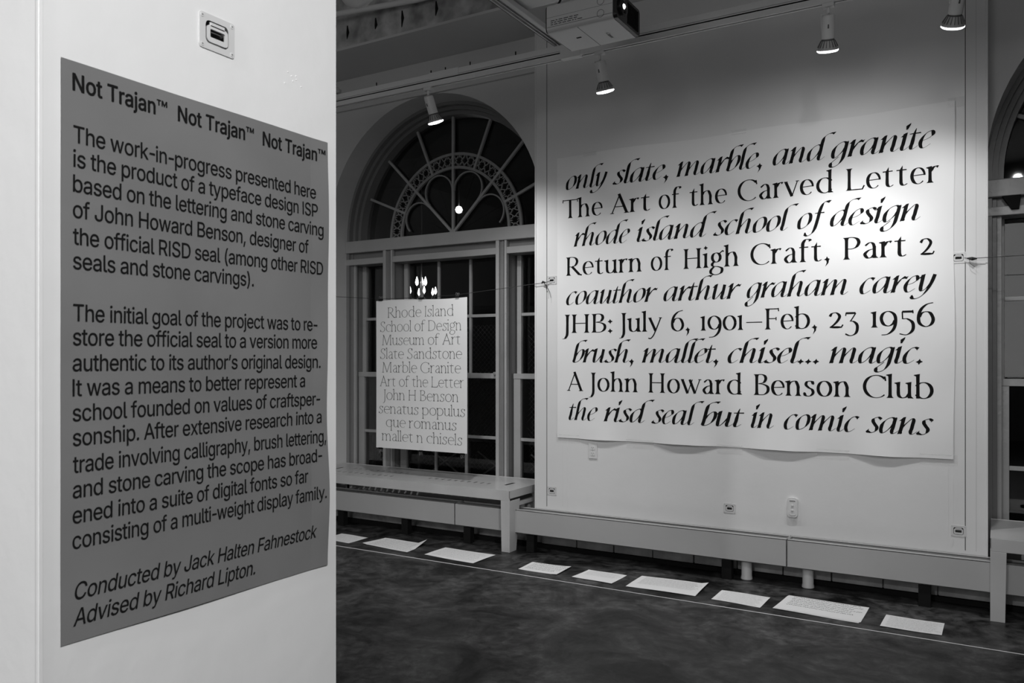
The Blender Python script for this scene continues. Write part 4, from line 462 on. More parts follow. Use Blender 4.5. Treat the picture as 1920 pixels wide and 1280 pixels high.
# pillar
PF, PA, PB = -1.25, .6965, 1.3437
pz = (1.0243, 2.052)   # pull centre y, z
hp = rrect(pz[0]-.026, pz[0]+.026, pz[1]-.021, pz[1]+.021, .008)
pl = plate([(PA, 0), (PB, 0), (PB, 4.6), (PA, 4.6)], [hp], .65, lambda u, v, w_: (PF-w_, u, v)).build('pillar', M['pillar']); tag(pl, kind='structure')
MB().box(PF-.006, PF+.0015, PA-.0015, PA+.006, .001, 4.599).build('corner_bead', M['pillar'], pl, bevel=.0012)
for k in range(7):
    y, z = 1.22+random.uniform(-.03, .03), 2.03+random.uniform(-.02, .02)
    MB().lathe([(.0016, 0), (.001, .0012)], 8, Matrix.Translation((PF, y, z)) @ Matrix.Rotation(PI/2, 4, 'Y')).build('paint_bump', M['pillar'], pl)

# ---------------------------------------------------------------- windows
def pbox(parent, name, m, *a, bevel=.003): return MB().box(*a).build(name, m, parent, bevel=bevel)
def ribxz(paths, y0, y1, parent, name, m, wd):
    b = MB()
    for pts in paths:
        p = Pen(wd, wd, ROM_T); p.rib(pts, wd)
        for q in p.polys: b.prism(q, lambda u, v, t: (u, t, v), y0, y1)
    return b.build(name, m, parent)
def window(n, xc, dens=True):
    W = empty('window_%d' % n, (xc, FY, 0), kind='structure')
    def X(*a): return [xa for xa in a]
    F = M['frame']; D = M['framedark']
    # coordinates relative to xc, FY
    g = GY-FY; l = LY-FY
    def half(ro, ri, y0, y1, name, m, z0=2.5):
        P = [(ro*math.cos(PI*k/48), ZC+ro*math.sin(PI*k/48)) for k in range(49)]; P = [(ro, z0)]+P+[(-ro, z0)]
        Q = [(-ri*math.cos(PI*k/48), ZC+ri*math.sin(PI*k/48)) for k in range(49)]; Q = [(-ri, z0)]+Q+[(ri, z0)]
        return plate(P+Q, [], y1-y0, XZ(y0)).build(name, m, W)
    half(1.16, 1.092, 0, .07, 'arch_casing', D); half(1.10, 1.062, .05, .12, 'arch_casing', D); half(1.07, 1.03, .09, .22, 'arch_frame', D)
    pbox(W, 'transom_beam', F, -1.12, 1.12, -.03, .16, 2.443, 2.553, bevel=.006)
    pbox(W, 'hub', F, -.03, .03, g-.045, g-.01, 2.545, 2.60, bevel=.004)
    H = (0, 2.575)
    def pol(r, a): return (H[0]+r*math.cos(math.radians(a)), H[1]+r*math.sin(math.radians(a)))
    for k in range(1, 8):
        a = k*22.5; r0 = .02 if k in (2, 4, 6) else .585
        ribxz([[pol(r0, a), pol((r0+1.075)/2, a), pol(1.075, a)]], g-.037, g-.014, W, 'radial_bar', F, .022)
    for r in (.705, .585):
        ribxz([[pol(r, a) for a in range(0, 181, 4)]], g-.035, g-.012, W, 'ring_bar', M['iron'], .024)
    for k in range(4):
        a = 22.5+45*k; c = pol(.415, a)
        s0, s1 = (-115, 115)
        if k == 0: s0 = -68
        if k == 3: s1 = 68
        P = [(c[0]+.148*math.cos(math.radians(a+t)), c[1]+.148*math.sin(math.radians(a+t))) for t in range(s0, s1+1, 6 if (s1-s0) % 6 == 0 else 1)]
        ends = []
        ribxz([P], g-.032, g-.016, W, 'tracery_loop', M['iron'], .012)
    orn = None
    for k in range(16):
        a = (k+.5)*11.25
        if orn is None:
            q = []
            for s in range(4):       # four-pointed star of concave arcs, tips tied to the rings and to the neighbours
                t0 = s*90
                q.append([(.04*math.sqrt(2)*math.cos(math.radians(t0+45))+.024*math.cos(math.radians(t0+225+u)), .04*math.sqrt(2)*math.sin(math.radians(t0+45))+.024*math.sin(math.radians(t0+225+u))) for u in range(-50, 51, 20)])
            for s in (0, 180): q.append([(.026*math.cos(math.radians(s)), 0), (.062*math.cos(math.radians(s)), 0)])
            for s in (-1, 1):
                q.append([(.0, .026*s), (.03, .052*s), (.055, .06*s)]); q.append([(.0, .026*s), (-.03, .052*s), (-.055, .062*s)])
            orn = ribxz(q, g-.03, g-.017, W, 'star_ornament', M['iron'], .008)
        else: orn = orn.copy(); COL.objects.link(orn)
        c = pol(.645, a); orn.location = (c[0], 0, c[1]); orn.rotation_euler = (0, -math.radians(a), 0)
    # arch panes (eight sectors)
    for k in range(8):
        P = [pol(.0, 0)]+[pol(1.05, k*22.5+t*22.5/4) for t in range(5)]
        MB().prism(P, lambda u, v, t: (u, t, v), g, g+.004).build('pane', M['glass'], W)
    # lower part: three lights
    jl, m1a, m1b, m2a, m2b, jr = -1.125, -.66, -.56, .56, .66, 1.125
    pbox(W, 'head_rail', D, -1.12, 1.12, .03, .2, 2.33, 2.443)
    for a, c in ((jl, m1a), (m1b, m2a), (m2b, jr)):
        pbox(W, 'head_strip', F, a, c, -.015, .02, 2.33, 2.385)
    for x in (jl, jr):
        s = 1 if x < 0 else -1
        x0, x1 = sorted((x, x+s*.06)); pbox(W, 'jamb', D, x0, x1, .02, .25, .3, 2.443)
        x0, x1 = sorted((x, x+s*.035)); pbox(W, 'jamb_strip', D, x0, x1, -.01, .02, .3, 2.443)
        x0, x1 = sorted((x+s*.05, x+s*.085)); pbox(W, 'jamb_bead', F, x0, x1, .03, .055, .3, 2.36)
    for a, c in ((m1a, m1b), (m2a, m2b)):
        pbox(W, 'mullion', D, a+.012, c-.012, .0, .25, .3, 2.443)
        pbox(W, 'mullion_strip', F, a, a+.032, -.03, .02, .3, 2.443); pbox(W, 'mullion_strip', F, c-.02, c, -.02, .02, .3, 2.443)
        pbox(W, 'mullion_bead', D, (a+c)/2+.0, (a+c)/2+.014, -.01, .02, .3, 2.443)
    for (a, c, cols) in ((jl+.06, m1a, 1), (m1b, m2a, 3), (m2b, jr-.06, 1)):
        st = .04
        for (y, z0, z1, zm, nm) in ((g, 1.28, 2.345, 1.827, 'upper'), (l, .34, 1.30, .765, 'lower')):
            w_ = st if nm == 'upper' else st+.025
            pbox(W, 'sash_stile', F, a, a+w_, y-.025, y+.02, z0, z1); pbox(W, 'sash_stile', F, c-w_, c, y-.025, y+.02, z0, z1)
            if nm == 'upper': pbox(W, 'top_rail', D, a, c, y-.025, y+.02, 2.33, 2.36)
            else:
                pbox(W, 'meeting_rail', F, a, c, y-.03, y+.035, 1.278, 1.323); pbox(W, 'bottom_rail', F, a, c, y-.025, y+.02, .34, .42)
            pbox(W, 'muntin', F, a+w_, c-w_, y-.018, y+.012, zm-.013, zm+.013, bevel=.002)
            zb = 1.30 if nm == 'upper' else .42; zt = 2.335 if nm == 'upper' else 1.28
            xs = [a+w_+(c-a-2*w_)*i/cols for i in range(cols+1)]
            for x in xs[1:-1]: pbox(W, 'muntin', F, x-.011, x+.011, y-.016, y+.011, zb, zt, bevel=.002)
            for i in range(cols):
                for (p0, p1) in ((zb, zm), (zm, zt)): MB().box(xs[i], xs[i+1], y, y+.004, p0, p1).build('pane', M['glass'], W)
        pbox(W, 'sash_latch', M['iron'], c-.09, c-.06, l-.05, l-.03, 1.31, 1.335)
    pbox(W, 'sill', F, -1.12, 1.12, .0, .25, .27, .34)
    # wire guard outside the lower half
    b = MB()
    if n == 1:
        for (a, c) in ((-1.02, -.68), (-.5, .5), (.68, 1.02)):
            s = .045; k = -30
            while a+k*s < c+1:
                for sg in (1, -1):
                    x0, z0 = a+k*s, (.45 if sg > 0 else 1.75); pts = []
                    for j in range(27):
                        x, z = x0+j*.05, z0+sg*j*.05
                        if a <= x <= c: pts.append((x, .3, z))
                    if len(pts) > 1: b.tube([pts[0], pts[-1]], .0012, 3, False)
                k += 1
        tag(b.build('wire_guard', M['framedark'], W), kind='stuff')
    return W
window(1, WC[0]); w2_ = window(2, WC[1])
MB().hexa([(-.99, -.04, 2.36), (-.95, -.04, 2.36), (-.95, .0, 2.36), (-.99, .0, 2.36)], [(-1.04, -.05, 2.443), (-.94, -.05, 2.443), (-.94, .0, 2.443), (-1.04, .0, 2.443)]).build('bracket', M['black'], w2_, bevel=.002)
for xc in WC: tag(MB().box(xc-R0, xc+R0, FY+.03, FY+.2, 0, .28).build('wall_under_window', M['oldwall']), kind='structure')
tag(MB().box(-9, 6, 5.62, 6.3, -.1, 0).build('floor_recess', M['street']), kind='structure')

# ---------------------------------------------------------------- outside, at night
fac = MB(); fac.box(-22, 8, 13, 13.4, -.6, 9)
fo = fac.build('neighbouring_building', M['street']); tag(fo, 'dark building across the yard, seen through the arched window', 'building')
tag(MB().box(-12, -6, 11.2, 12.98, 4.89, 5.1).build('porch_canopy', M['street']), kind='structure')  # unseen slab added to carry the stand-in chandelier and globe
tag(MB().box(-22, 8, 6.3, 13.4, -.7, -.6).build('yard', M['street']), kind='structure')
ch = empty('chandelier', (-9.07, 12.0, 2.62), 'lit chandelier showing through the window pane above the hanging poster', 'chandelier')  # built beyond the glass in place of a reflection in the pane
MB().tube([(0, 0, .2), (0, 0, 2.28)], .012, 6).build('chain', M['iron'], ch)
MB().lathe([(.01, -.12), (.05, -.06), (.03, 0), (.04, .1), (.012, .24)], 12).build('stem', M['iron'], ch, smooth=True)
def bulb(p, s=1): return MB().lathe([(.002, 0), (.018*s, .02*s), (.026*s, .05*s), (.018*s, .09*s), (.004, .14*s)], 10, Matrix.Translation(p)).build('bulb', M['hot'], ch, smooth=True)  # glowing bulbs of the stand-in chandelier, part of the reflection
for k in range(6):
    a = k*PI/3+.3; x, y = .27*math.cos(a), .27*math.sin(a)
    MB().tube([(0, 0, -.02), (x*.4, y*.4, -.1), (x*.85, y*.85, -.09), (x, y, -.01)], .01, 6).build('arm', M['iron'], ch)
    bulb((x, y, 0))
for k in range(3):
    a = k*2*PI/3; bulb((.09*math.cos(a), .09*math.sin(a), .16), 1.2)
gl = empty('globe_lamp', (-8.24, 12.0, 4.1), 'round lit globe lamp seen through the fan of the arched window', 'lamp')  # glowing ball added beyond the glass in place of a reflected lamp
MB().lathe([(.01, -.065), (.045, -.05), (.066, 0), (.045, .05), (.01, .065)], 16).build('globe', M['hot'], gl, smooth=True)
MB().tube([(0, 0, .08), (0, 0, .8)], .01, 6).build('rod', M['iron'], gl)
rl = empty('yard_railing', (-5, 7.0, 0), 'cross-braced metal railing outside the left window', 'railing')
for k in range(-2, 3):
    x = .63*k
    MB().tube([(x-.21, 0, .22), (x+.21, 0, .50)], .009, 6).build('cross_brace', M['frame'], rl); MB().tube([(x-.21, .01, .50), (x+.21, .01, .24)], .009, 6).build('cross_brace', M['frame'], rl)
    MB().box(x-.33, x-.30, -.015, .015, -.6, .62).build('post', M['framedark'], rl)
MB().box(-1.6, 1.6, -.02, .02, .6, .64).build('top_rail', M['framedark'], rl)

# ---------------------------------------------------------------- heaters
def heater(x0, x1, label, posts, grille=True):
    h = empty('baseboard_heater', ((x0+x1)/2, 5.38, 0), label, 'heater', 'long low heater covers along the back wall'); c = (x0+x1)/2
    b = MB(); b.box(x0-c, x1-c, -.07, -.062, .134, .308); b.box(x0-c, x1-c, -.07, -.035, .302, .308); b.box(x0-c, x1-c, .052, .07, .302, .308); b.box(x0-c, x1-c, .062, .07, .134, .308); b.box(x0-c, x1-c, -.07, .07, .134, .140)
    b.box(x0-c, x0-c+.004, -.07, .07, .134, .308); b.box(x1-c-.004, x1-c, -.07, .07, .134, .308)
    b.build('cover', M['heater'], h, bevel=.0015)
    MB().box(x0-c+.01, x1-c-.01, -.036, .046, .292, .297).build('outlet_louvre', M['framedark'], h)
    for px in posts: MB().box(px-c-.032, px-c+.032, -.055, .0, 0, .134).build('leg', M['black'], h)
    return h
heater(-5.9, -3.688, 'heater cover half hidden behind the pillar, under the left bench', [-4.9, -4.2])
heater(-3.684, -1.144, 'middle heater cover running from the left bench to below the two wall plates', [-3.58, -3.01, -1.529])
heater(-1.140, 2.2, 'right heater cover running behind the right bench', [-.365, 1.2])
for x, lab in ((-1.416, 'white pipe stub under the heater, nearer the left bench'), (-1.03, 'white pipe stub under the heater, nearer the right bench')):
    o = MB().lathe([(.034, 0), (.038, .004), (.036, .02), (.034, .024), (.034, .133)], 20).build('pipe', M['white'], None, smooth=True, loc=(x, 5.40, 0)); tag(o, lab, 'pipe')

# ---------------------------------------------------------------- benches
def bench(x0, x1, label):
    c = (x0+x1)/2; hw = (x1-x0)/2; y0, y1 = 5.225, 5.845; yc = 5.5
    B = empty('perforated_bench', (c, yc, 0), label, 'bench', 'white metal benches under the windows'); rel = lambda y: y-yc
    holes = []
    sl = lambda x, y, w_, h_: rrect(x-w_/2, x+w_/2, y-h_/2, y+h_/2, min(w_, h_)*.45, 2)
    for k in range(10):
        xa = -.76+.0655*k
        for y in (5.39, 5.60): holes.append(sl(xa, rel(y), .019, .055))
    for k in range(10):
        xb = .18+.0635*k
        for y in (5.465,): holes.append(sl(xb, rel(y), .019, .06))
    for x in (-hw+.18, hw-.18): holes.append(sl(x, rel(5.53), .028, .15))
    plate([(-hw, rel(y0)), (hw, rel(y0)), (hw, rel(y1)), (-hw, rel(y1))], holes, .0015, lambda u, v, t: (u, v, .4585+t)).build('seat', M['bench'], B)
    MB().box(-hw, hw, rel(y0), rel(y0)+.006, .385, .459).build('front_apron', M['bench'], B, bevel=.002)
    MB().box(-hw, hw, rel(y1)-.006, rel(y1), .395, .463).build('back_apron', M['bench'], B, bevel=.002)
    for s in (-1, 1):
        xe = s*hw
        a, b_ = sorted((xe, xe-s*.006)); MB().box(a, b_, rel(y0), rel(y1), .40, .459).build('end_apron', M['bench'], B, bevel=.002)
        # tapered front leg, folded from sheet: front face and side face
        tw, bw = .078, .071
        xi, xb = xe-s*tw, xe-s*bw
        f = rel(y0)
        fr = MB().hexa([(xb, f, 0), (xe, f, 0), (xe, f+.006, 0), (xb, f+.006, 0)], [(xi, f, .385), (xe, f, .385), (xe, f+.006, .385), (xi, f+.006, .385)])
        xo = xe-s*.006
        fr.hexa([(xo, f+.0062, 0), (xe, f+.0062, 0), (xe, f+.10, 0), (xo, f+.10, 0)], [(xo, f+.0062, .384), (xe, f+.0062, .384), (xe, f+.155, .384), (xo, f+.155, .384)])
        fr.build('leg', M['bench'], B, bevel=.0015)
        xr = xe-s*.03; a, b_ = sorted((xe-s*.002, xr))
        MB().box(a, b_, f+.09, rel(5.66), .3305, .359).build('side_rail', M['bench'], B, bevel=.0015)
        MB().box(a, b_, rel(5.60), rel(5.66), 0, .33).build('leg', M['bench'], B, bevel=.0015)
        MB().box(a, b_, rel(5.62), rel(5.65), .359, .455).build('bracket', M['bench'], B)
    return B
bench(-5.30, -3.13, 'white perforated metal bench under the left arched window')
bench(-.033, 2.15, 'white metal bench at the right edge under the right window')

# ---------------------------------------------------------------- lettering lines
INK_R = dict(W=.178, t=.045); INK_I = dict(W=.175, t=.03); INK_L = dict(W=.075, t=.042)
def letters(parent, words, fn, kw, xh, place, m, name='lettering'):
    V = []; Fc = []
    for s, a, c, z in words:
        P, l, r = set_word(s, fn, **kw); k = (c-a)/(r-l)
        v, f = flatpolys(P, lambda u, q: place(a+(u-l)*k, z+q*xh)); n = len(V); V += v; Fc += [[n+i for i in q] for q in f]
    me = bpy.data.meshes.new(name); me.from_pydata(V, [], Fc); return link(name, me, m, parent)

# large banner
BX0, BX1, BZ0, BZ1 = -2.842, -.217, .858, 2.958
TAPES = [(-2.842, -2.67), (-2.277, -2.087), (-1.616, -1.466), (-.975, -.802), (-.388, -.21)]
def held(x):
    d = min(max(a-x, x-c, 0) for a, c in TAPES); return min(1, d/.16)
def bsurf(x, z):
    y = PY-.004
    y -= .0016*(1+math.sin(x*7.3+z*3.1+1.3*math.sin(z*2.7)))+.0012*(1+math.sin(x*3.1-z*9.7+.8*math.sin(x*5)))+.0006*(1+math.sin(x*19-z*13))
    u = max(0, 1-(z-BZ0)/.30)
    y -= .017*u*u*held(x)
    return y
bn = empty('lettered_banner', ((BX0+BX1)/2, PY-.01, BZ0), 'large white paper banner of black calligraphic lettering taped to the display wall', 'banner')
off = bn.location.copy()
def bpt(x, z, e=0): return (x-off.x, bsurf(x, z)-e-off.y, z-off.z)
NX, NZ = 130, 90
v = []; f = []
for j in range(NZ+1):
    for i in range(NX+1):
        x = BX0+(BX1-BX0)*i/NX; zb = BZ0-.004*held(x)*(1+.4*math.sin(x*11))+.0; zt = BZ1-.006*math.sin(x*6.1)
        z = zb+(zt-zb)*j/NZ
        v.append(bpt(x+.004*math.sin(z*5)*(1 if i == NX else 0), z))
for j in range(NZ):
    for i in range(NX): a = j*(NX+1)+i; f.append((a, a+1, a+NX+2, a+NX+1))
me = bpy.data.meshes.new('sheet'); me.from_pydata(v, [], f)
sh = link('sheet', me, M['banner'], bn); so = sh.modifiers.new('thickness', 'SOLIDIFY'); so.thickness = .0006; so.offset = 1
BW = [(2.709,[('only',-2.768,-2.430),('slate,',-2.393,-1.966),('marble,',-1.912,-1.324),('and',-1.259,-0.866),('granite',-0.915,-0.314)]),
(2.496,[('The',-2.796,-2.470),('Art',-2.409,-2.103),('of',-2.040,-1.873),('the',-1.816,-1.558),('Carved',-1.487,-0.884),('Letter',-0.812,-0.296)]),
(2.282,[('rhode',-2.704,-2.254),('island',-2.205,-1.625),('school',-1.653,-1.093),('of',-1.105,-0.894),('design',-0.906,-0.394)]),
(2.068,[('Return',-2.768,-2.165),('of',-2.099,-1.933),('High',-1.863,-1.478),('Craft,',-1.402,-0.905),('Part',-0.829,-0.470),('2',-0.399,-0.318)]),
(1.852,[('coauthor',-2.768,-2.045),('arthur',-2.005,-1.460),('graham',-1.441,-0.799),('carey',-0.734,-0.307)]),
(1.641,[('JHB:',-2.796,-2.389),('July',-2.339,-2.015),('6,',-1.950,-1.813),('1901',-1.742,-1.449),('\u2014',-1.430,-1.326),('Feb,',-1.309,-0.981),('23',-0.913,-0.736),('1956',-0.670,-0.317)]),
(1.423,[('brush,',-2.715,-2.225),('mallet,',-2.167,-1.615),('chisel...',-1.555,-0.969),('magic.',-0.912,-0.381)]),
(1.211,[('A',-2.758,-2.627),('John',-2.580,-2.195),('Howard',-2.117,-1.456),('Benson',-1.381,-0.785),('Club',-0.714,-0.324)]),
(0.996,[('the',-2.746,-2.507),('risd',-2.460,-2.067),('seal',-2.095,-1.712),('but',-1.738,-1.444),('in',-1.400,-1.251),('comic',-1.188,-0.732),('sans',-0.698,-0.323)])]
for i, (z, ws) in enumerate(BW):
    it = i % 2 == 0
    for s, a, c in ws: letters(bn, [(s, a, c, z)], italic if it else roman, INK_I if it else INK_R, .097, lambda x, z: bpt(x, z, .0016), M['ink'])
def tape(x0, x1, z0, z1):
    v = []; f = []; n = 6
    for j in range(3):
        for i in range(n+1):
            x = x0+(x1-x0)*i/n; z = z0+(z1-z0)*j/2
            inside = BX0 < x < BX1 and BZ0 < z < BZ1
            v.append((x-off.x, (min(bsurf(x, z), PY)-.0022 if inside else PY-.0025)-off.y+random.uniform(-.0008, .0002), z-off.z))
    for j in range(2):
        for i in range(n): a = j*(n+1)+i; f.append((a, a+1, a+n+2, a+n+1))
    me = bpy.data.meshes.new('tape_strip'); me.from_pydata(v, [], f); link('tape_strip', me, M['tape'], bn)
for (a, c), dz in zip(TAPES, (0, -.01, -.01, -.005, 0)): tape(a-.01, c+.01, BZ0-.035+dz, BZ0+.025+dz)
tape(-.25, -.165, 2.925, 2.985); tape(-1.53, -1.43, 2.945, 2.978); tape(-2.62, -2.52, 2.94, 2.97)

# small hanging poster
SX0, SX1, SZ0, SZ1 = -4.597, -3.655, .686, 1.944
def ssurf(x, z):
    t = (z-SZ0)/(SZ1-SZ0); return 5.44+.006*math.sin((x-SX0)/(SX1-SX0)*PI)+.01*t*(1-t)*math.sin(x*5)
hpst = empty('hanging_poster', (-4.126, 5.44, 1.95), 'tall white poster of thin serif lettering clipped to a wire before the left window', 'poster')
def spt(x, z, e=0): return (x+4.126, ssurf(x, z)-e-5.44, z-1.95)
v = []; f = []; NX, NZ = 30, 40
for j in range(NZ+1):
    for i in range(NX+1):
        x = SX0+(SX1-SX0)*i/NX; z = SZ0+(SZ1-SZ0)*j/NZ+.006*math.sin(i/NX*2*PI)*(j/NZ); v.append(spt(x, z))
for j in range(NZ):
    for i in range(NX): a = j*(NX+1)+i; f.append((a, a+1, a+NX+2, a+NX+1))
me = bpy.data.meshes.new('sheet'); me.from_pydata(v, [], f)
sh = link('sheet', me, M['paper'], hpst); so = sh.modifiers.new('thickness', 'SOLIDIFY'); so.thickness = .0006; so.offset = 1
for s, a, c, z in [('Rhode Island',-4.473,-3.788,1.798),('School of Design',-4.553,-3.712,1.679),('Museum of Art',-4.535,-3.722,1.565),('Slate Sandstone',-4.553,-3.705,1.449),('Marble Granite',-4.534,-3.716,1.332),('Art of the Letter',-4.558,-3.688,1.214),('John H Benson',-4.526,-3.741,1.099),('senatus populus',-4.569,-3.676,0.982),('que romanus',-4.490,-3.761,0.868),('mallet n chisels',-4.538,-3.705,0.750)]:
    letters(hpst, [(s, a, c, z)], roman, INK_L, .062, lambda x, z: spt(x, z, .0016), M['softink'])
# binder clips
def clip(x, z, up, label):
    o = empty('binder_clip', (x, ssurf(x, 1.3)-.001, z), label, 'clip', 'black binder clips on the hanging poster'); s = 1 if up else -1
    MB().prism([(-.013, 0), (.013, 0), (.004, .016), (-.004, .016)], lambda u, w_, t: (t, u, s*(w_-.004)), -.019, .019).build('body', M['black'], o, bevel=.001)
    for q in (-1, 1):
        MB().tube([(-.009, q*.004, s*.008), (-.008, q*.012, s*.022), (-.004, q*.016, s*.034), (.004, q*.016, s*.034), (.008, q*.012, s*.022), (.009, q*.004, s*.008)], .0012, 6).build('handle', M['iron'], o)
for x, w_ in ((-4.548, 'left'), (-4.12, 'middle'), (-3.75, 'right')):
    clip(x, 1.948, True, 'black binder clip at the top edge of the hanging poster, %s one' % w_)
    clip(x if w_ != 'right' else -3.70, .684, False, 'black binder clip at the bottom edge of the hanging poster, %s one' % w_)
# wires
def wire(pts, label, extra=()):
    o = empty('hanging_wire', pts[0], label, 'wire'); P0 = Vector(pts[0])
    MB().tube([Vector(p)-P0 for p in pts], .0022, 6).build('strand', M['wire'], o)
    for nm, e in extra: MB().tube([Vector(p)-P0 for p in e[0]], e[1], 6).build(nm, M['wire'], o)
wire([(-6.2, 5.44, 2.09), (-4.56, 5.435, 1.962), (-4.12, 5.435, 1.955), (-3.74, 5.435, 1.966), (-2.94, 5.432, 2.025), (-2.90, 5.434, 2.035)], 'thin dark wire crossing the left window and carrying the hanging poster',
     [('knot', ([(-2.97, 5.43, 2.02), (-2.955, 5.425, 2.03), (-2.935, 5.428, 2.026)], [.004, .01, .004])), ('loose_end', ([(-2.95, 5.43, 2.03), (-2.925, 5.42, 1.99), (-2.915, 5.42, 1.95)], .003)), ('loose_end', ([(-2.95, 5.43, 2.03), (-2.91, 5.425, 1.97), (-2.908, 5.43, 1.90)], .0008))])
wire([(-.165, 5.43, 2.036), (-.13, 5.425, 2.03), (.6, 5.40, 2.035), (2.4, 5.40, 2.10)], 'dark wire stretched from the right wall pull across the right window',
     [('knot', ([(-.15, 5.43, 2.033), (-.125, 5.42, 2.028), (-.10, 5.425, 2.028)], [.004, .012, .004])), ('loose_end', ([(-.14, 5.43, 2.03), (-.135, 5.42, 2.0), (-.11, 5.42, 1.98)], .0012))])

# ---------------------------------------------------------------- flush ring pulls
def pull(loc, rot, label, up=False, big=1):
    """local: x right, y into the wall, z up"""
    o = bpy.data.objects.new('flush_pull', None); o.location = loc; o.rotation_euler = (0, 0, rot); COL.objects.link(o); o.empty_display_size = .03
    tag(o, label, 'wall pull', 'flush ring pulls set into the walls')
    plate(rrect(-.040, .040, -.033, .033, .006), [rrect(-.026, .026, -.021, .021, .009)], .0025, XZ(-.0025)).build('plate', M['plate'], o, bevel=.0006)
    cup = MB()
    for a in ((-.026, -.0255, 0, .02, -.021, .021), (.0255, .026, 0, .02, -.021, .021), (-.026, .026, 0, .02, -.021, -.0205), (-.026, .026, 0, .02, .0205, .021), (-.026, .026, .02, .021, -.021, .021)): cup.box(*a)
    cup.build('cup', M['recess'], o)
    plate(rrect(-.0235, .0235, -.0185, .013, .007), [rrect(-.0165, .0165, -.009, .006, .002)], .004, XZ(-.0035)).build('ring', M['plate'], o, bevel=.0008)
    MB().box(-.0165, .0165, -.0035, .0005, .010, .0185).build('hinge_tab', M['plate'], o, bevel=.0008)
    for sx in (-1, 1):
        for sz in (-1, 1):
            s = MB().lathe([(.0042, 0), (.0040, .0008), (.0020, .0012), (.0010, .0009)], 14, Matrix.Translation((sx*.0335, -.0025, sz*.0265)) @ Matrix.Rotation(PI/2, 4, 'X')).build('screw', M['plate'], o, smooth=True)
            MB().box(sx*.0335-.0016, sx*.0335+.0016, -.0038, -.0036, sz*.0265-.0004, sz*.0265+.0004).box(sx*.0335-.0004, sx*.0335+.0004, -.0038, -.0036, sz*.0265-.0016, sz*.0265+.0016).build('slot', M['recess'], s)
    return o
labs = ['flush wall pull holding the wire at the left edge of the banner', 'flush wall pull holding the wire at the right edge of the banner', 'flush wall pull low on the display wall by the left bench', 'flush wall pull low in the middle of the display wall, left of the rounded plate', 'flush wall pull low on the display wall by the right bench']
for (x, z), l in zip(pulls, labs): pull((x, PY, z), 0, l)
pull((PF, pz[0], pz[1]), PI/2, 'large-looking flush metal pull on the pillar above the grey poster')
# outlets
def outlet(x, z, label, kind):
    o = empty('outlet_plate', (x, PY, z), label, 'outlet')
    if kind == 'duplex':
        MB().box(-.0355, .0355, -.007, 0, -.058, .058).build('plate', M['white'], o, bevel=.003)
        for s in (-1, 1):
            f = plate(rrect(-.017, .017, s*.021-.0145, s*.021+.0145, .008), [], .003, XZ(-.0095)).build('socket', M['white'], o)
            for dx in (-.006, .006): MB().box(dx-.0012, dx+.0012, -.0099, -.0094, s*.021+.0, s*.021+.008).build('slot', M['recess'], f)
            MB().lathe([(.0025, 0), (.0025, .0005)], 10, Matrix.Translation((0, -.0095, s*.021-.007)) @ Matrix.Rotation(PI/2, 4, 'X')).build('slot', M['recess'], f)
        MB().lathe([(.003, 0), (.002, .001)], 10, Matrix.Translation((0, -.007, 0)) @ Matrix.Rotation(PI/2, 4, 'X')).build('screw', M['iron'], o)
    else:
        plate(rrect(-.032, .032, -.062, .062, .018, 6), [], .02, XZ(-.02)).build('housing', M['white'], o, bevel=.004)
        plate(rrect(-.022, .022, -.05, .05, .012, 5), [], .003, XZ(-.023)).build('face', M['white'], o, bevel=.001)
        for dz in (.012, -.018): MB().lathe([(.008, 0), (.008, .004), (.004, .006)], 16, Matrix.Translation((0, -.023, dz)) @ Matrix.Rotation(PI/2, 4, 'X')).build('jack', M['plate'], o, smooth=True)
        for k in range(4): MB().box(-.016+k*.009, -.010+k*.009, -.0245, -.0225, .038, .044).build('port', M['recess'], o)
outlet(-2.55, .773, 'rectangular white double socket plate just below the banner', 'duplex')
outlet(-1.132, .493, 'rounded white wall box with two jacks above the heater joint', 'box')

# ---------------------------------------------------------------- grey poster on the pillar
KY0, KY1, KZ0, KZ1 = .7293, 1.3138, 1.0035, 1.9175
def ksurf(y, z):
    u = (y-KY0)/(KY1-KY0); w_ = (z-KZ0)/(KZ1-KZ0)
    x = PF+.0022+.0008*math.sin(y*17+z*4)+.0006*math.sin(z*23+y*5)
    x += .005*max(0, u-.92)/.08*(.3+.7*math.sin(w_*9)**2)      # right edge lifts
    x += .002*max(0, .2-w_)/.2*math.sin(min(1, u)*PI)         # bottom lifts in the middle
    return x
kp = empty('grey_text_poster', (PF, (KY0+KY1)/2, KZ1), 'grey poster of black sans serif text taped on the white pillar', 'poster'); ko = kp.location.copy()
def kpt(y, z, e=0): return (ksurf(y, z)+e-ko.x, y-ko.y, z-ko.z)
v = []; f = []; NX, NZ = 60, 70
for j in range(NZ+1):
    for i in range(NX+1):
        w_ = j/NZ; yr = KY1+.0035*math.sin(w_*9+.8)*math.sin(w_*PI); y = KY0+(yr-KY0)*i/NX; z = KZ0+(KZ1-KZ0)*w_; v.append(kpt(y, z))
for j in range(NZ):
    for i in range(NX): a = j*(NX+1)+i; f.append((a, a+1, a+NX+2, a+NX+1))
me = bpy.data.meshes.new('sheet'); me.from_pydata(v, [], f)
sh = link('sheet', me, M['kraft'], kp); so = sh.modifiers.new('thickness', 'SOLIDIFY'); so.thickness = .0004; so.offset = -1
GL = json.loads(GLYPHS)
_gc = {}
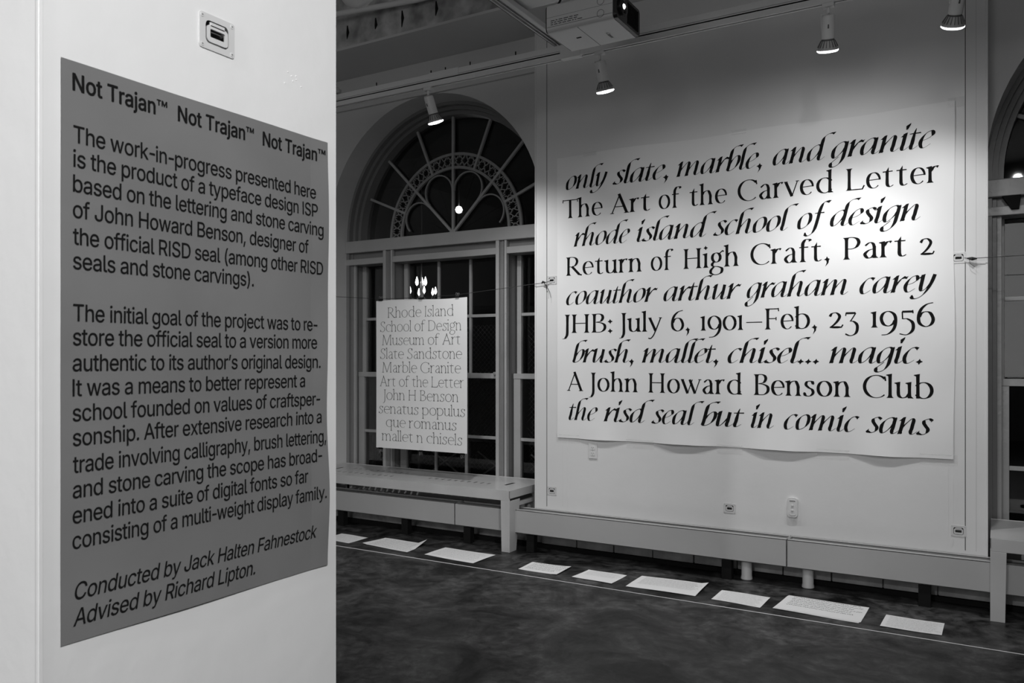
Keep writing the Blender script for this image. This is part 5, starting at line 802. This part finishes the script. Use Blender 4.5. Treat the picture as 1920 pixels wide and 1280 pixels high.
def glyph_tris(ch):
    """stored outline of one letter as flat triangles; overlapping contours are filled one by one"""
    if ch in _gc: return _gc[ch]
    from mathutils.geometry import tessellate_polygon
    C = []
    for s in GL[ch][1]:
        n = len(s)//6; P = []
        for i in range(n):
            a = s[6*i:6*i+6]; c = s[6*((i+1) % n):6*((i+1) % n)+6]
            p0, p1, p2, p3 = (a[2], a[3]), (a[4], a[5]), (c[0], c[1]), (c[2], c[3])
            st = abs((p3[0]-p0[0])*(p1[1]-p0[1])-(p3[1]-p0[1])*(p1[0]-p0[0]))+abs((p3[0]-p0[0])*(p2[1]-p0[1])-(p3[1]-p0[1])*(p2[0]-p0[0]))
            K = 1 if st < 60 else 4
            for k in range(K):
                t = k/K; u = 1-t
                P.append(tuple((u**3*p0[d]+3*u*u*t*p1[d]+3*u*t*t*p2[d]+t**3*p3[d])/1000 for d in (0, 1)))
        i = 0
        while i < len(P)-3:            # cut out the small crossings of thin joints
            cut = False
            for j in range(i+2, min(i+12, len(P)-1)):
                (ax, ay), (bx, by), (cx, cy), (dx, dy) = P[i], P[i+1], P[j], P[j+1]
                den = (bx-ax)*(dy-cy)-(by-ay)*(dx-cx)
                if abs(den) < 1e-12: continue
                t = ((cx-ax)*(dy-cy)-(cy-ay)*(dx-cx))/den; u = ((cx-ax)*(by-ay)-(cy-ay)*(bx-ax))/den
                if 0 < t < 1 and 0 < u < 1: P = P[:i+1]+[(ax+t*(bx-ax), ay+t*(by-ay))]+P[j+1:]; cut = True; break
            if not cut: i += 1
        ar = sum(P[q-1][0]*P[q][1]-P[q][0]*P[q-1][1] for q in range(len(P)))/2
        C.append((ar, P))
    if not C: _gc[ch] = []; return []
    sg = max(C, key=lambda c: abs(c[0]))[0] > 0
    outs = [c for c in C if (c[0] > 0) == sg]; ins = [c for c in C if (c[0] > 0) != sg]
    def inside(pt, P):
        r = False
        for (x0, y0), (x1, y1) in zip(P, P[1:]+P[:1]):
            if (y0 > pt[1]) != (y1 > pt[1]) and pt[0] < x0+(pt[1]-y0)*(x1-x0)/(y1-y0): r = not r
        return r
    T = []
    for ar, P in outs:
        loops = [P]+[Q for _, Q in ins if inside(Q[0], P)]
        flat = [p for l in loops for p in l]
        for t in tessellate_polygon([[Vector((x, y, 0)) for x, y in l] for l in loops]): T.append([flat[i] for i in t])
    _gc[ch] = T; return T
def sans(parent, text, y0, y1, z, em, bold=0, slant=0):
    """one line of grotesque text set from y0 to y1 on the pillar poster"""
    x = 0; polys = []
    for ch in text:
        if ch == '-': x -= .055
        for t in glyph_tris(ch): polys.append([(u+x+slant*q, q) for u, q in t])
        if ch == '-': x -= .085
        x += GL[ch][0]/1000-.020+(.02 if bold > .01 else 0)
    lo = min(u for q in polys for u, _ in q); hi = max(u for q in polys for u, _ in q); k = (y1-y0)/(hi-lo)
    V = []; Fc = []
    for n_, (dx, dy) in enumerate(((0, 0), (bold, 0), (-bold, 0), (0, bold*.6), (0, -bold*.6), (bold*.7, bold*.4), (-bold*.7, -bold*.4), (bold*.7, -bold*.4), (-bold*.7, bold*.4)) if bold else ((0, 0),)):
        for q in polys:
            m_ = len(V); V += [kpt(y0+(u+dx-lo)*k, z+(w_+dy)*em, .0011+n_*.000004) for u, w_ in q]; Fc.append((m_, m_+1, m_+2))
    me = bpy.data.meshes.new('lettering'); me.from_pydata(V, [], Fc); return link('lettering', me, M['ink'], parent)
KL = [(1.7896,1.2785,'The work-in-progress presented here'),(1.7514,1.2833,'is the product of a typeface design ISP'),(1.7124,1.2993,'based on the lettering and stone carving'),(1.6718,1.2567,'of John Howard Benson, designer of'),(1.6296,1.2993,'the official RISD seal (among other RISD'),(1.5909,1.1105,'seals and stone carvings).'),(1.509,1.2817,'The initial goal of the project was to re-'),(1.471,1.2801,'store the official seal to a version more'),(1.4302,1.2897,'authentic to its author\u2019s original design.'),(1.3908,1.2459,'It was a means to better represent a'),(1.3513,1.2897,'school founded on values of craftsper-'),(1.3125,1.2945,'sonship. After extensive research into a'),(1.2701,1.3074,'trade involving calligraphy, brush lettering,'),(1.2303,1.2945,'and stone carving the scope has broad-'),(1.1903,1.2551,'ened into a suite of digital fonts so far'),(1.1502,1.3058,'consisting of a multi-weight display family.')]
EM = .0268/.509
for z, y1, s in KL: sans(kp, s, .748, y1, z, EM, .005)
sans(kp, 'Conducted by Jack Halten Fahnestock', .7515, 1.2801, 1.0698, EM, .005, .2); sans(kp, 'Advised by Richard Lipton.', .7485, 1.1131, 1.0291, EM, .005, .2)
for a, c, tm in HEAD:
    sans(kp, 'Not Trajan', a, c, 1.8715, EM, .017); sans(kp, '\u2122', c+.0035, tm, 1.8715, EM*1.0, .006)

# ---------------------------------------------------------------- papers on the floor and the string
PAP = [[(-4.657, 5.075), (-4.37, 5.067), (-4.375, 4.846), (-4.658, 4.851)],
[(-4.245, 5.137), (-3.827, 5.135), (-3.789, 4.836), (-4.261, 4.877)],
[(-3.634, 5.112), (-3.178, 5.107), (-3.184, 4.813), (-3.637, 4.847)],
[(-2.84, 5.061), (-2.538, 5.071), (-2.533, 4.841), (-2.834, 4.847)],
[(-2.409, 5.08), (-2.124, 5.07), (-2.131, 4.832), (-2.427, 4.853)],
[(-2.038, 5.121), (-1.593, 5.149), (-1.582, 4.844), (-2.032, 4.829)],
[(-1.478, 5.051), (-1.181, 5.046), (-1.186, 4.816), (-1.481, 4.836)],
[(-1.095, 5.149), (-0.639, 5.138), (-0.644, 4.823), (-1.113, 4.85)],
[(-0.539, 5.045), (-0.247, 5.043), (-0.249, 4.814), (-0.545, 4.811)]]
PLAB = ['small paper on the floor half hidden behind the pillar', 'wide paper on the floor with one corner curling up, below the left bench', 'wide flat paper on the floor, in front of the left bench leg, faint writing', 'small paper on the floor with bold handwritten lines, just right of the bench leg', 'small paper on the floor with blank lower half, below the middle of the heater', 'wide paper on the floor with dense fine writing and a blank lower edge', 'small paper on the floor filled with fine writing, between two wide sheets', 'widest paper on the floor, a double sheet with bold script lines', 'rightmost small paper on the floor, filled with fine writing']
#  rows, row height, ink from-to, stroke weight
PST = [(5, .2, .8, .0012, 1), (7, .15, .85, .0016, 1), (8, .12, .8, .0014, 1), (6, .08, .72, .0032, 0), (8, .08, .5, .0012, 1), (14, .08, .66, .0012, 1), (13, .07, .93, .0012, 1), (6, .06, .62, .0034, 0), (13, .1, .9, .0012, 1)]
for k, (Q, lab, (rows, v0, v1, wt, soft)) in enumerate(zip(PAP, PLAB, PST)):
    cx = sum(p[0] for p in Q)/4; cy = sum(p[1] for p in Q)/4
    o = empty('floor_paper', (cx, cy, 0), lab, 'paper', 'sheets laid in a row on the floor')
    def pp(u, v, e=0):
        a = Vector(Q[0]).lerp(Vector(Q[1]), u); c = Vector(Q[3]).lerp(Vector(Q[2]), u); p = a.lerp(c, v)
        z = .0016+.0012*math.sin(u*5+k)+.0012*math.cos(v*4+k*2)+.0014
        if k == 1: z += .035*max(0, u-.80)/.2*max(0, 1-v*1.6)+.006*max(0, .1-u)/.1*v
        if k == 5: z += .01*max(0, u-.9)/.1*(1-v)
        if k == 3: z += .004*max(0, u-.85)/.15
        return (p.x-cx, p.y-cy, z+e)
    v = []; f = []; A, B_ = 20, 12
    for j in range(B_+1):
        for i in range(A+1): v.append(pp(i/A, j/B_))
    for j in range(B_):
        for i in range(A): a = j*(A+1)+i; f.append((a, a+1, a+A+2, a+A+1))
    me = bpy.data.meshes.new('sheet'); me.from_pydata(v, [], f)
    s_ = link('sheet', me, M['paper'], o); so = s_.modifiers.new('t', 'SOLIDIFY'); so.thickness = .0005
    if k == 7:
        s2 = link('lower_sheet', me, None, o); s2.location = (-.006, -.012, -.0015); s2.rotation_euler = (0, 0, -.01); s2.modifiers.new('t', 'SOLIDIFY').thickness = .0005
    rr = random.Random(k); V = []; Fc = []
    Wd = (Vector(Q[1])-Vector(Q[0])).length
    for r in range(rows):
        vv = v0+(v1-v0)*r/max(1, rows-1); u = .07+rr.uniform(0, .03); ue = .93-rr.uniform(0, .12)
        amp = (v1-v0)/rows*.30
        while u < ue:
            wl = rr.uniform(.03, .10)*.3/Wd*1.2; n = max(3, int(wl*Wd/.004)); pts = []
            for i in range(n+1): pts.append((u+wl*i/n, vv+amp*math.sin(i*1.9+rr.uniform(-.6, .6))*rr.uniform(.5, 1.1)))
            pen = Pen(1, 1, ROM_T); sc = [(p[0]*Wd, p[1]*.25) for p in pts]; pen.rib(sc, wt)
            for q in pen.polys:
                m_ = len(V); V += [pp(a/Wd, c/.25, .0009) for a, c in q]; Fc.append(list(range(m_, m_+4)))
            u += wl+.014*.3/Wd
    me = bpy.data.meshes.new('writing'); me.from_pydata(V, [], Fc); link('writing', me, M['softink'] if soft else M['ink'], o)
o = MB().tube([(-6.3, 4.735, .0025), (-3, 4.725, .0025), (-.5, 4.712, .0025), (3.5, 4.69, .0025)], .0022, 6).build('floor_string', M['string']); tag(o, 'thin white string stretched along the floor in front of the papers', 'string')

# ---------------------------------------------------------------- lighting track and lamps
TY = 4.50
tr = empty('lighting_track', (-2.3, TY, 3.30), 'white lighting track running parallel to the back wall', 'track')
b = MB(); b.box(-2.3, 5, -.02, .02, .048, .086); b.build('channel', M['track'], tr, bevel=.003)
b = MB(); b.box(-2.3, 5, -.02, -.008, .0, .040); b.box(-2.3, 5, .008, .02, .0, .040); b.box(-2.3, 5, -.02, .02, .030, .046); b.build('rail', M['track'], tr, bevel=.0015)
MB().box(-.02, .12, -.024, .024, -.004, .05).build('end_feed', M['track'], tr, bevel=.003)
MB().box(-1.02, -.78, -.023, .023, .044, .09).build('coupler', M['track'], tr, bevel=.002)
for x in (-1.5, -1.02, -.9, -.7, -.35, .3, 1.5, 2.6): MB().tube([(x, 0, .084), (x, 0, .115)], .004, 6).build('bolt', M['black'], tr)
for nm, x0 in (('left cross strut carrying the track, at the pillar edge', -4.15), ('cross strut carrying the track beside the projector', -2.32)):
    s = empty('ceiling_strut', (x0, 3.2, 3.385), nm, 'strut', 'cross struts of the lighting grid')
    b = MB(); b.box(-.042, -.036, -4.2, 1.32, 0, .042); b.box(-.006, 0, -4.2, 1.32, 0, .042); b.box(-.042, 0, -4.2, 1.32, .038, .042); b.box(-.042, -.030, -4.2, 1.32, 0, .005); b.box(-.012, 0, -4.2, 1.32, 0, .005)
    b.build('channel', M['track'], s, bevel=.001)
    MB().box(.004, .036, -4.2, 1.26, .004, .036).build('conduit', M['track'], s, bevel=.004)
    MB().tube([(-.02, -2.2, .04), (-.02, -2.2, 1.21)], .005, 6).build('hanger_rod', M['iron'], s)
def lamp(x, tilt, yaw, label, power, beam=70, wash=1):
    L = empty('track_spotlight', (x, TY, 3.30), label, 'spotlight', 'white spotlights hanging from the lighting track')
    MB().box(-.03, .03, -.018, .018, -.02, .002).build('adapter', M['track'], L, bevel=.003)
    MB().tube([(0, 0, -.02), (0, 0, -.05)], .007, 8).build('stem', M['track'], L)
    R = Matrix.Translation((0, 0, -.055)) @ Matrix.Rotation(yaw, 4, 'Z') @ Matrix.Rotation(tilt, 4, 'X')   # local -Z is the beam
    yk = MB(); yk.v = []; 
    def T(p): return R @ Vector(p)
    yk.hexa([T(p) for p in ((-.036, -.008, -.07), (-.033, -.008, -.07), (-.033, .008, -.07), (-.036, .008, -.07))], [T(p) for p in ((-.036, -.008, .004), (-.033, -.008, .004), (-.033, .008, .004), (-.036, .008, .004))])
    yk.hexa([T(p) for p in ((-.036, -.008, .002), (.0, -.008, .002), (.0, .008, .002), (-.036, .008, .002))], [T(p) for p in ((-.036, -.008, .005), (.0, -.008, .005), (.0, .008, .005), (-.036, .008, .005))])
    yk.build('yoke', M['track'], L)
    MB().lathe([(.020, .0), (.031, -.004), (.033, -.012), (.033, -.118), (.029, -.122)], 24, R).build('socket', M['track'], L, smooth=True)
    MB().box(-.006, .006, -.035, -.032, -.07, -.045)
    sl = MB(); sl.hexa([T(p) for p in ((-.004, -.0345, -.066), (.004, -.0345, -.066), (.004, -.03, -.066), (-.004, -.03, -.066))], [T(p) for p in ((-.003, -.0345, -.046), (.003, -.0345, -.046), (.003, -.03, -.046), (-.003, -.03, -.046))]); sl.build('vent_slot', M['recess'], L)
    MB().lathe([(.028, -.118), (.031, -.122), (.034, -.128)], 24, R).build('collar', M['recess'], L)
    bb = MB().lathe([(.033, -.128), (.038, -.146), (.049, -.166), (.055, -.176)], 28, R, cap=False).build('bulb', M['bulb'], L, smooth=True)
    for k in range(18):
        a = k*2*PI/18; fb = MB().hexa([T((.0345*math.cos(a+s), .0345*math.sin(a+s), -.128)) for s in (-.03, .03)]+[T((.0365*math.cos(a+s), .0365*math.sin(a+s), -.128)) for s in (.03, -.03)], [T((.050*math.cos(a+s), .050*math.sin(a+s), -.160)) for s in (-.03, .03)]+[T((.053*math.cos(a+s), .053*math.sin(a+s), -.160)) for s in (.03, -.03)])
        fb.build('fin', M['recess'], bb)
    MB().lathe([(.054, -.174), (.0545, -.180), (.047, -.186), (.02, -.190), (.001, -.191)], 28, R, cap=False).build('lens', M['glow'], L, smooth=True)
    ld = bpy.data.lights.new('beam', 'SPOT'); ld.energy = power; ld.spot_size = math.radians(beam); ld.spot_blend = 1; ld.shadow_soft_size = .045
    lo = bpy.data.objects.new('beam', ld); COL.objects.link(lo); lo.parent = L; lo.matrix_local = R @ Matrix.Translation((0, 0, -.215))
    lw = bpy.data.lights.new('wash', 'SPOT'); lw.energy = wash; lw.spot_size = math.radians(165); lw.spot_blend = .6; lw.shadow_soft_size = .05
    lo = bpy.data.objects.new('wash', lw); COL.objects.link(lo); lo.parent = L; lo.matrix_local = R @ Matrix.Translation((0, 0, -.22))
    return L
D_ = math.radians
lamp(-3.344, D_(22), D_(-15), 'spotlight in front of the left arched window', 70, 110, 1.3)
lamp(-2.06, D_(20), D_(-8), 'spotlight hanging just below the projector', 33, 95, 2)
lamp(-.757, D_(26), D_(12), 'spotlight above the middle of the banner', 62, 85, 8)
lamp(-.155, D_(34), D_(20), 'spotlight cut by the top edge near the right window', 36, 85, .5)

# ---------------------------------------------------------------- projector
pj = empty('projector', (-1.81, 3.865, 3.13), 'white projector with black front hanging from the ceiling grid', 'projector')
mp = lambda t, u, w_: (t, u, w_)
body = plate(rrect(-.155, .155, 0, .145, .022, 4), [], .37, lambda u, v, t: (-.19+t, u, v)).build('body', M['track'], pj, bevel=.002)
plate(rrect(-.152, .152, .003, .142, .02, 4), [], .02, lambda u, v, t: (.18+t, u, v)).build('front_panel', M['plastic'], pj, bevel=.003)
plate(rrect(-.152, .152, .003, .142, .02, 4), [], .006, lambda u, v, t: (-.196+t, u, v)).build('rear_panel', M['plastic'], pj)
MX = lambda x, y, z: Matrix.Translation((x, y, z)) @ Matrix.Rotation(PI/2, 4, 'Y')
MB().lathe([(.046, 0), (.046, .014), (.036, .016), (.032, .006)], 28, MX(.198, -.085, .075), cap=False).build('lens_barrel', M['plastic'], pj, smooth=True)
MB().lathe([(.032, .005), (.020, .011), (.001, .013)], 24, MX(.198, -.085, .075), cap=False).build('lens_glass', M['plastic'], pj, smooth=True)
MB().lathe([(.013, .013), (.008, .018), (.001, .02)], 16, MX(.198, -.085, .075), cap=False).build('lamp_spot', M['glow'], pj, smooth=True)
for k in range(8): MB().box(.199, .203, -.01+k*.018, 0-.002+k*.018, .02, .125).build('vent_slat', M['black'], pj)
for zz in (.036, .098):
    MB().lathe([(.0195, 0), (.0195, .0012), (.0178, .0012), (.0178, 0)], 28, Matrix.Translation((.115, -.155, zz)) @ Matrix.Rotation(PI/2, 4, 'X'), cap=False).build('speaker_ring', M['recess'], pj)
rr = random.Random(3)
for r_ in range(3):
    x = -.165
    while x < -.01:
        w_ = rr.uniform(.008, .03); MB().box(x, x+w_, -.1558, -.155, .034+r_*.010, .038+r_*.010).build('side_vent', M['recess'], pj); x += w_+.006
MB().box(-.188, .178, -.1553, -.15, .0245, .0265).build('side_groove', M['recess'], pj); MB().box(-.188, .178, -.1553, -.15, .074, .0752).build('side_groove', M['recess'], pj)
MB().box(-.02, -.018, -.14, .14, -.0008, .001).build('lid_seam', M['recess'], pj)
MB().box(-.085, -.058, -.022, -.010, -.0012, .001).build('lid_latch', M['black'], pj)
cu = None
def bottom_logo():
    pen = []
    # the maker's word on the underside, in heavy serif-like letters
    x = 0
    for ch_ in 'Canon':
        P, a = roman(ch_, .2, .08); pen += [[(u+x, v) for u, v in q] for q in P]; x += a*.86
    v, f = flatpolys(pen, lambda u, q: (.072+q*.0135, u*.0165, -.0008)); me = bpy.data.meshes.new('logo'); me.from_pydata(v, [], f); link('logo', me, M['softink'], pj)
bottom_logo()
MB().tube([(0, 0, .14), (0, 0, .31)], .018, 12).build('mount_pole', M['track'], pj, smooth=True)
MB().box(-.09, .09, -.07, .07, .144, .158).build('mount_plate', M['track'], pj, bevel=.002)
MB().tube([(-.14, -.12, .15), (-.10, -.14, .185), (-.02, -.15, .175), (.08, -.12, .20), (.10, -.05, .31)], .006, 8).build('cable', M['plastic'], pj, smooth=True)
cbx = empty('ceiling_box', (-2.0, 3.83, 3.44), 'white ceiling box from which the projector is hung', 'ceiling box')
plate([(-.34, -.35), (.34, -.35), (.34, .22), (-.34, .22)], [], .05, lambda u, v, t: (u, v, t)).build('tray', M['track'], cbx, bevel=.008)
MB().box(-.27, .27, -.28, .15, -.01, .002).build('inner_panel', M['track'], cbx, bevel=.004)
for sx in (-.3, .3): MB().tube([(sx, -.2, .05), (sx, -.2, 1.16)], .005, 6).build('hanger_rod', M['iron'], cbx)
# conduit and globe
o = MB().tube([(-6.5, 4.63, 4.22), (-4.55, 4.9, 4.21), (-3.83, 5.0, 4.2), (-1.5, 5.03, 4.19)], .022, 10).build('ceiling_conduit', M['track'], None, smooth=True); tag(o, 'pale conduit running across the concrete beam at the top', 'conduit')
g_ = empty('globe_pendant', (-3.37, 3.80, 3.72), 'unlit white globe pendant at the top edge beside the pillar', 'lamp')
MB().lathe([(.02, .12), (.07, .10), (.11, .05), (.122, 0), (.11, -.05), (.07, -.10), (.03, -.118), (.001, -.122)], 28).build('globe', M['track'], g_, smooth=True)
MB().tube([(0, 0, .11), (0, 0, .88)], .008, 8).build('stem', M['iron'], g_)
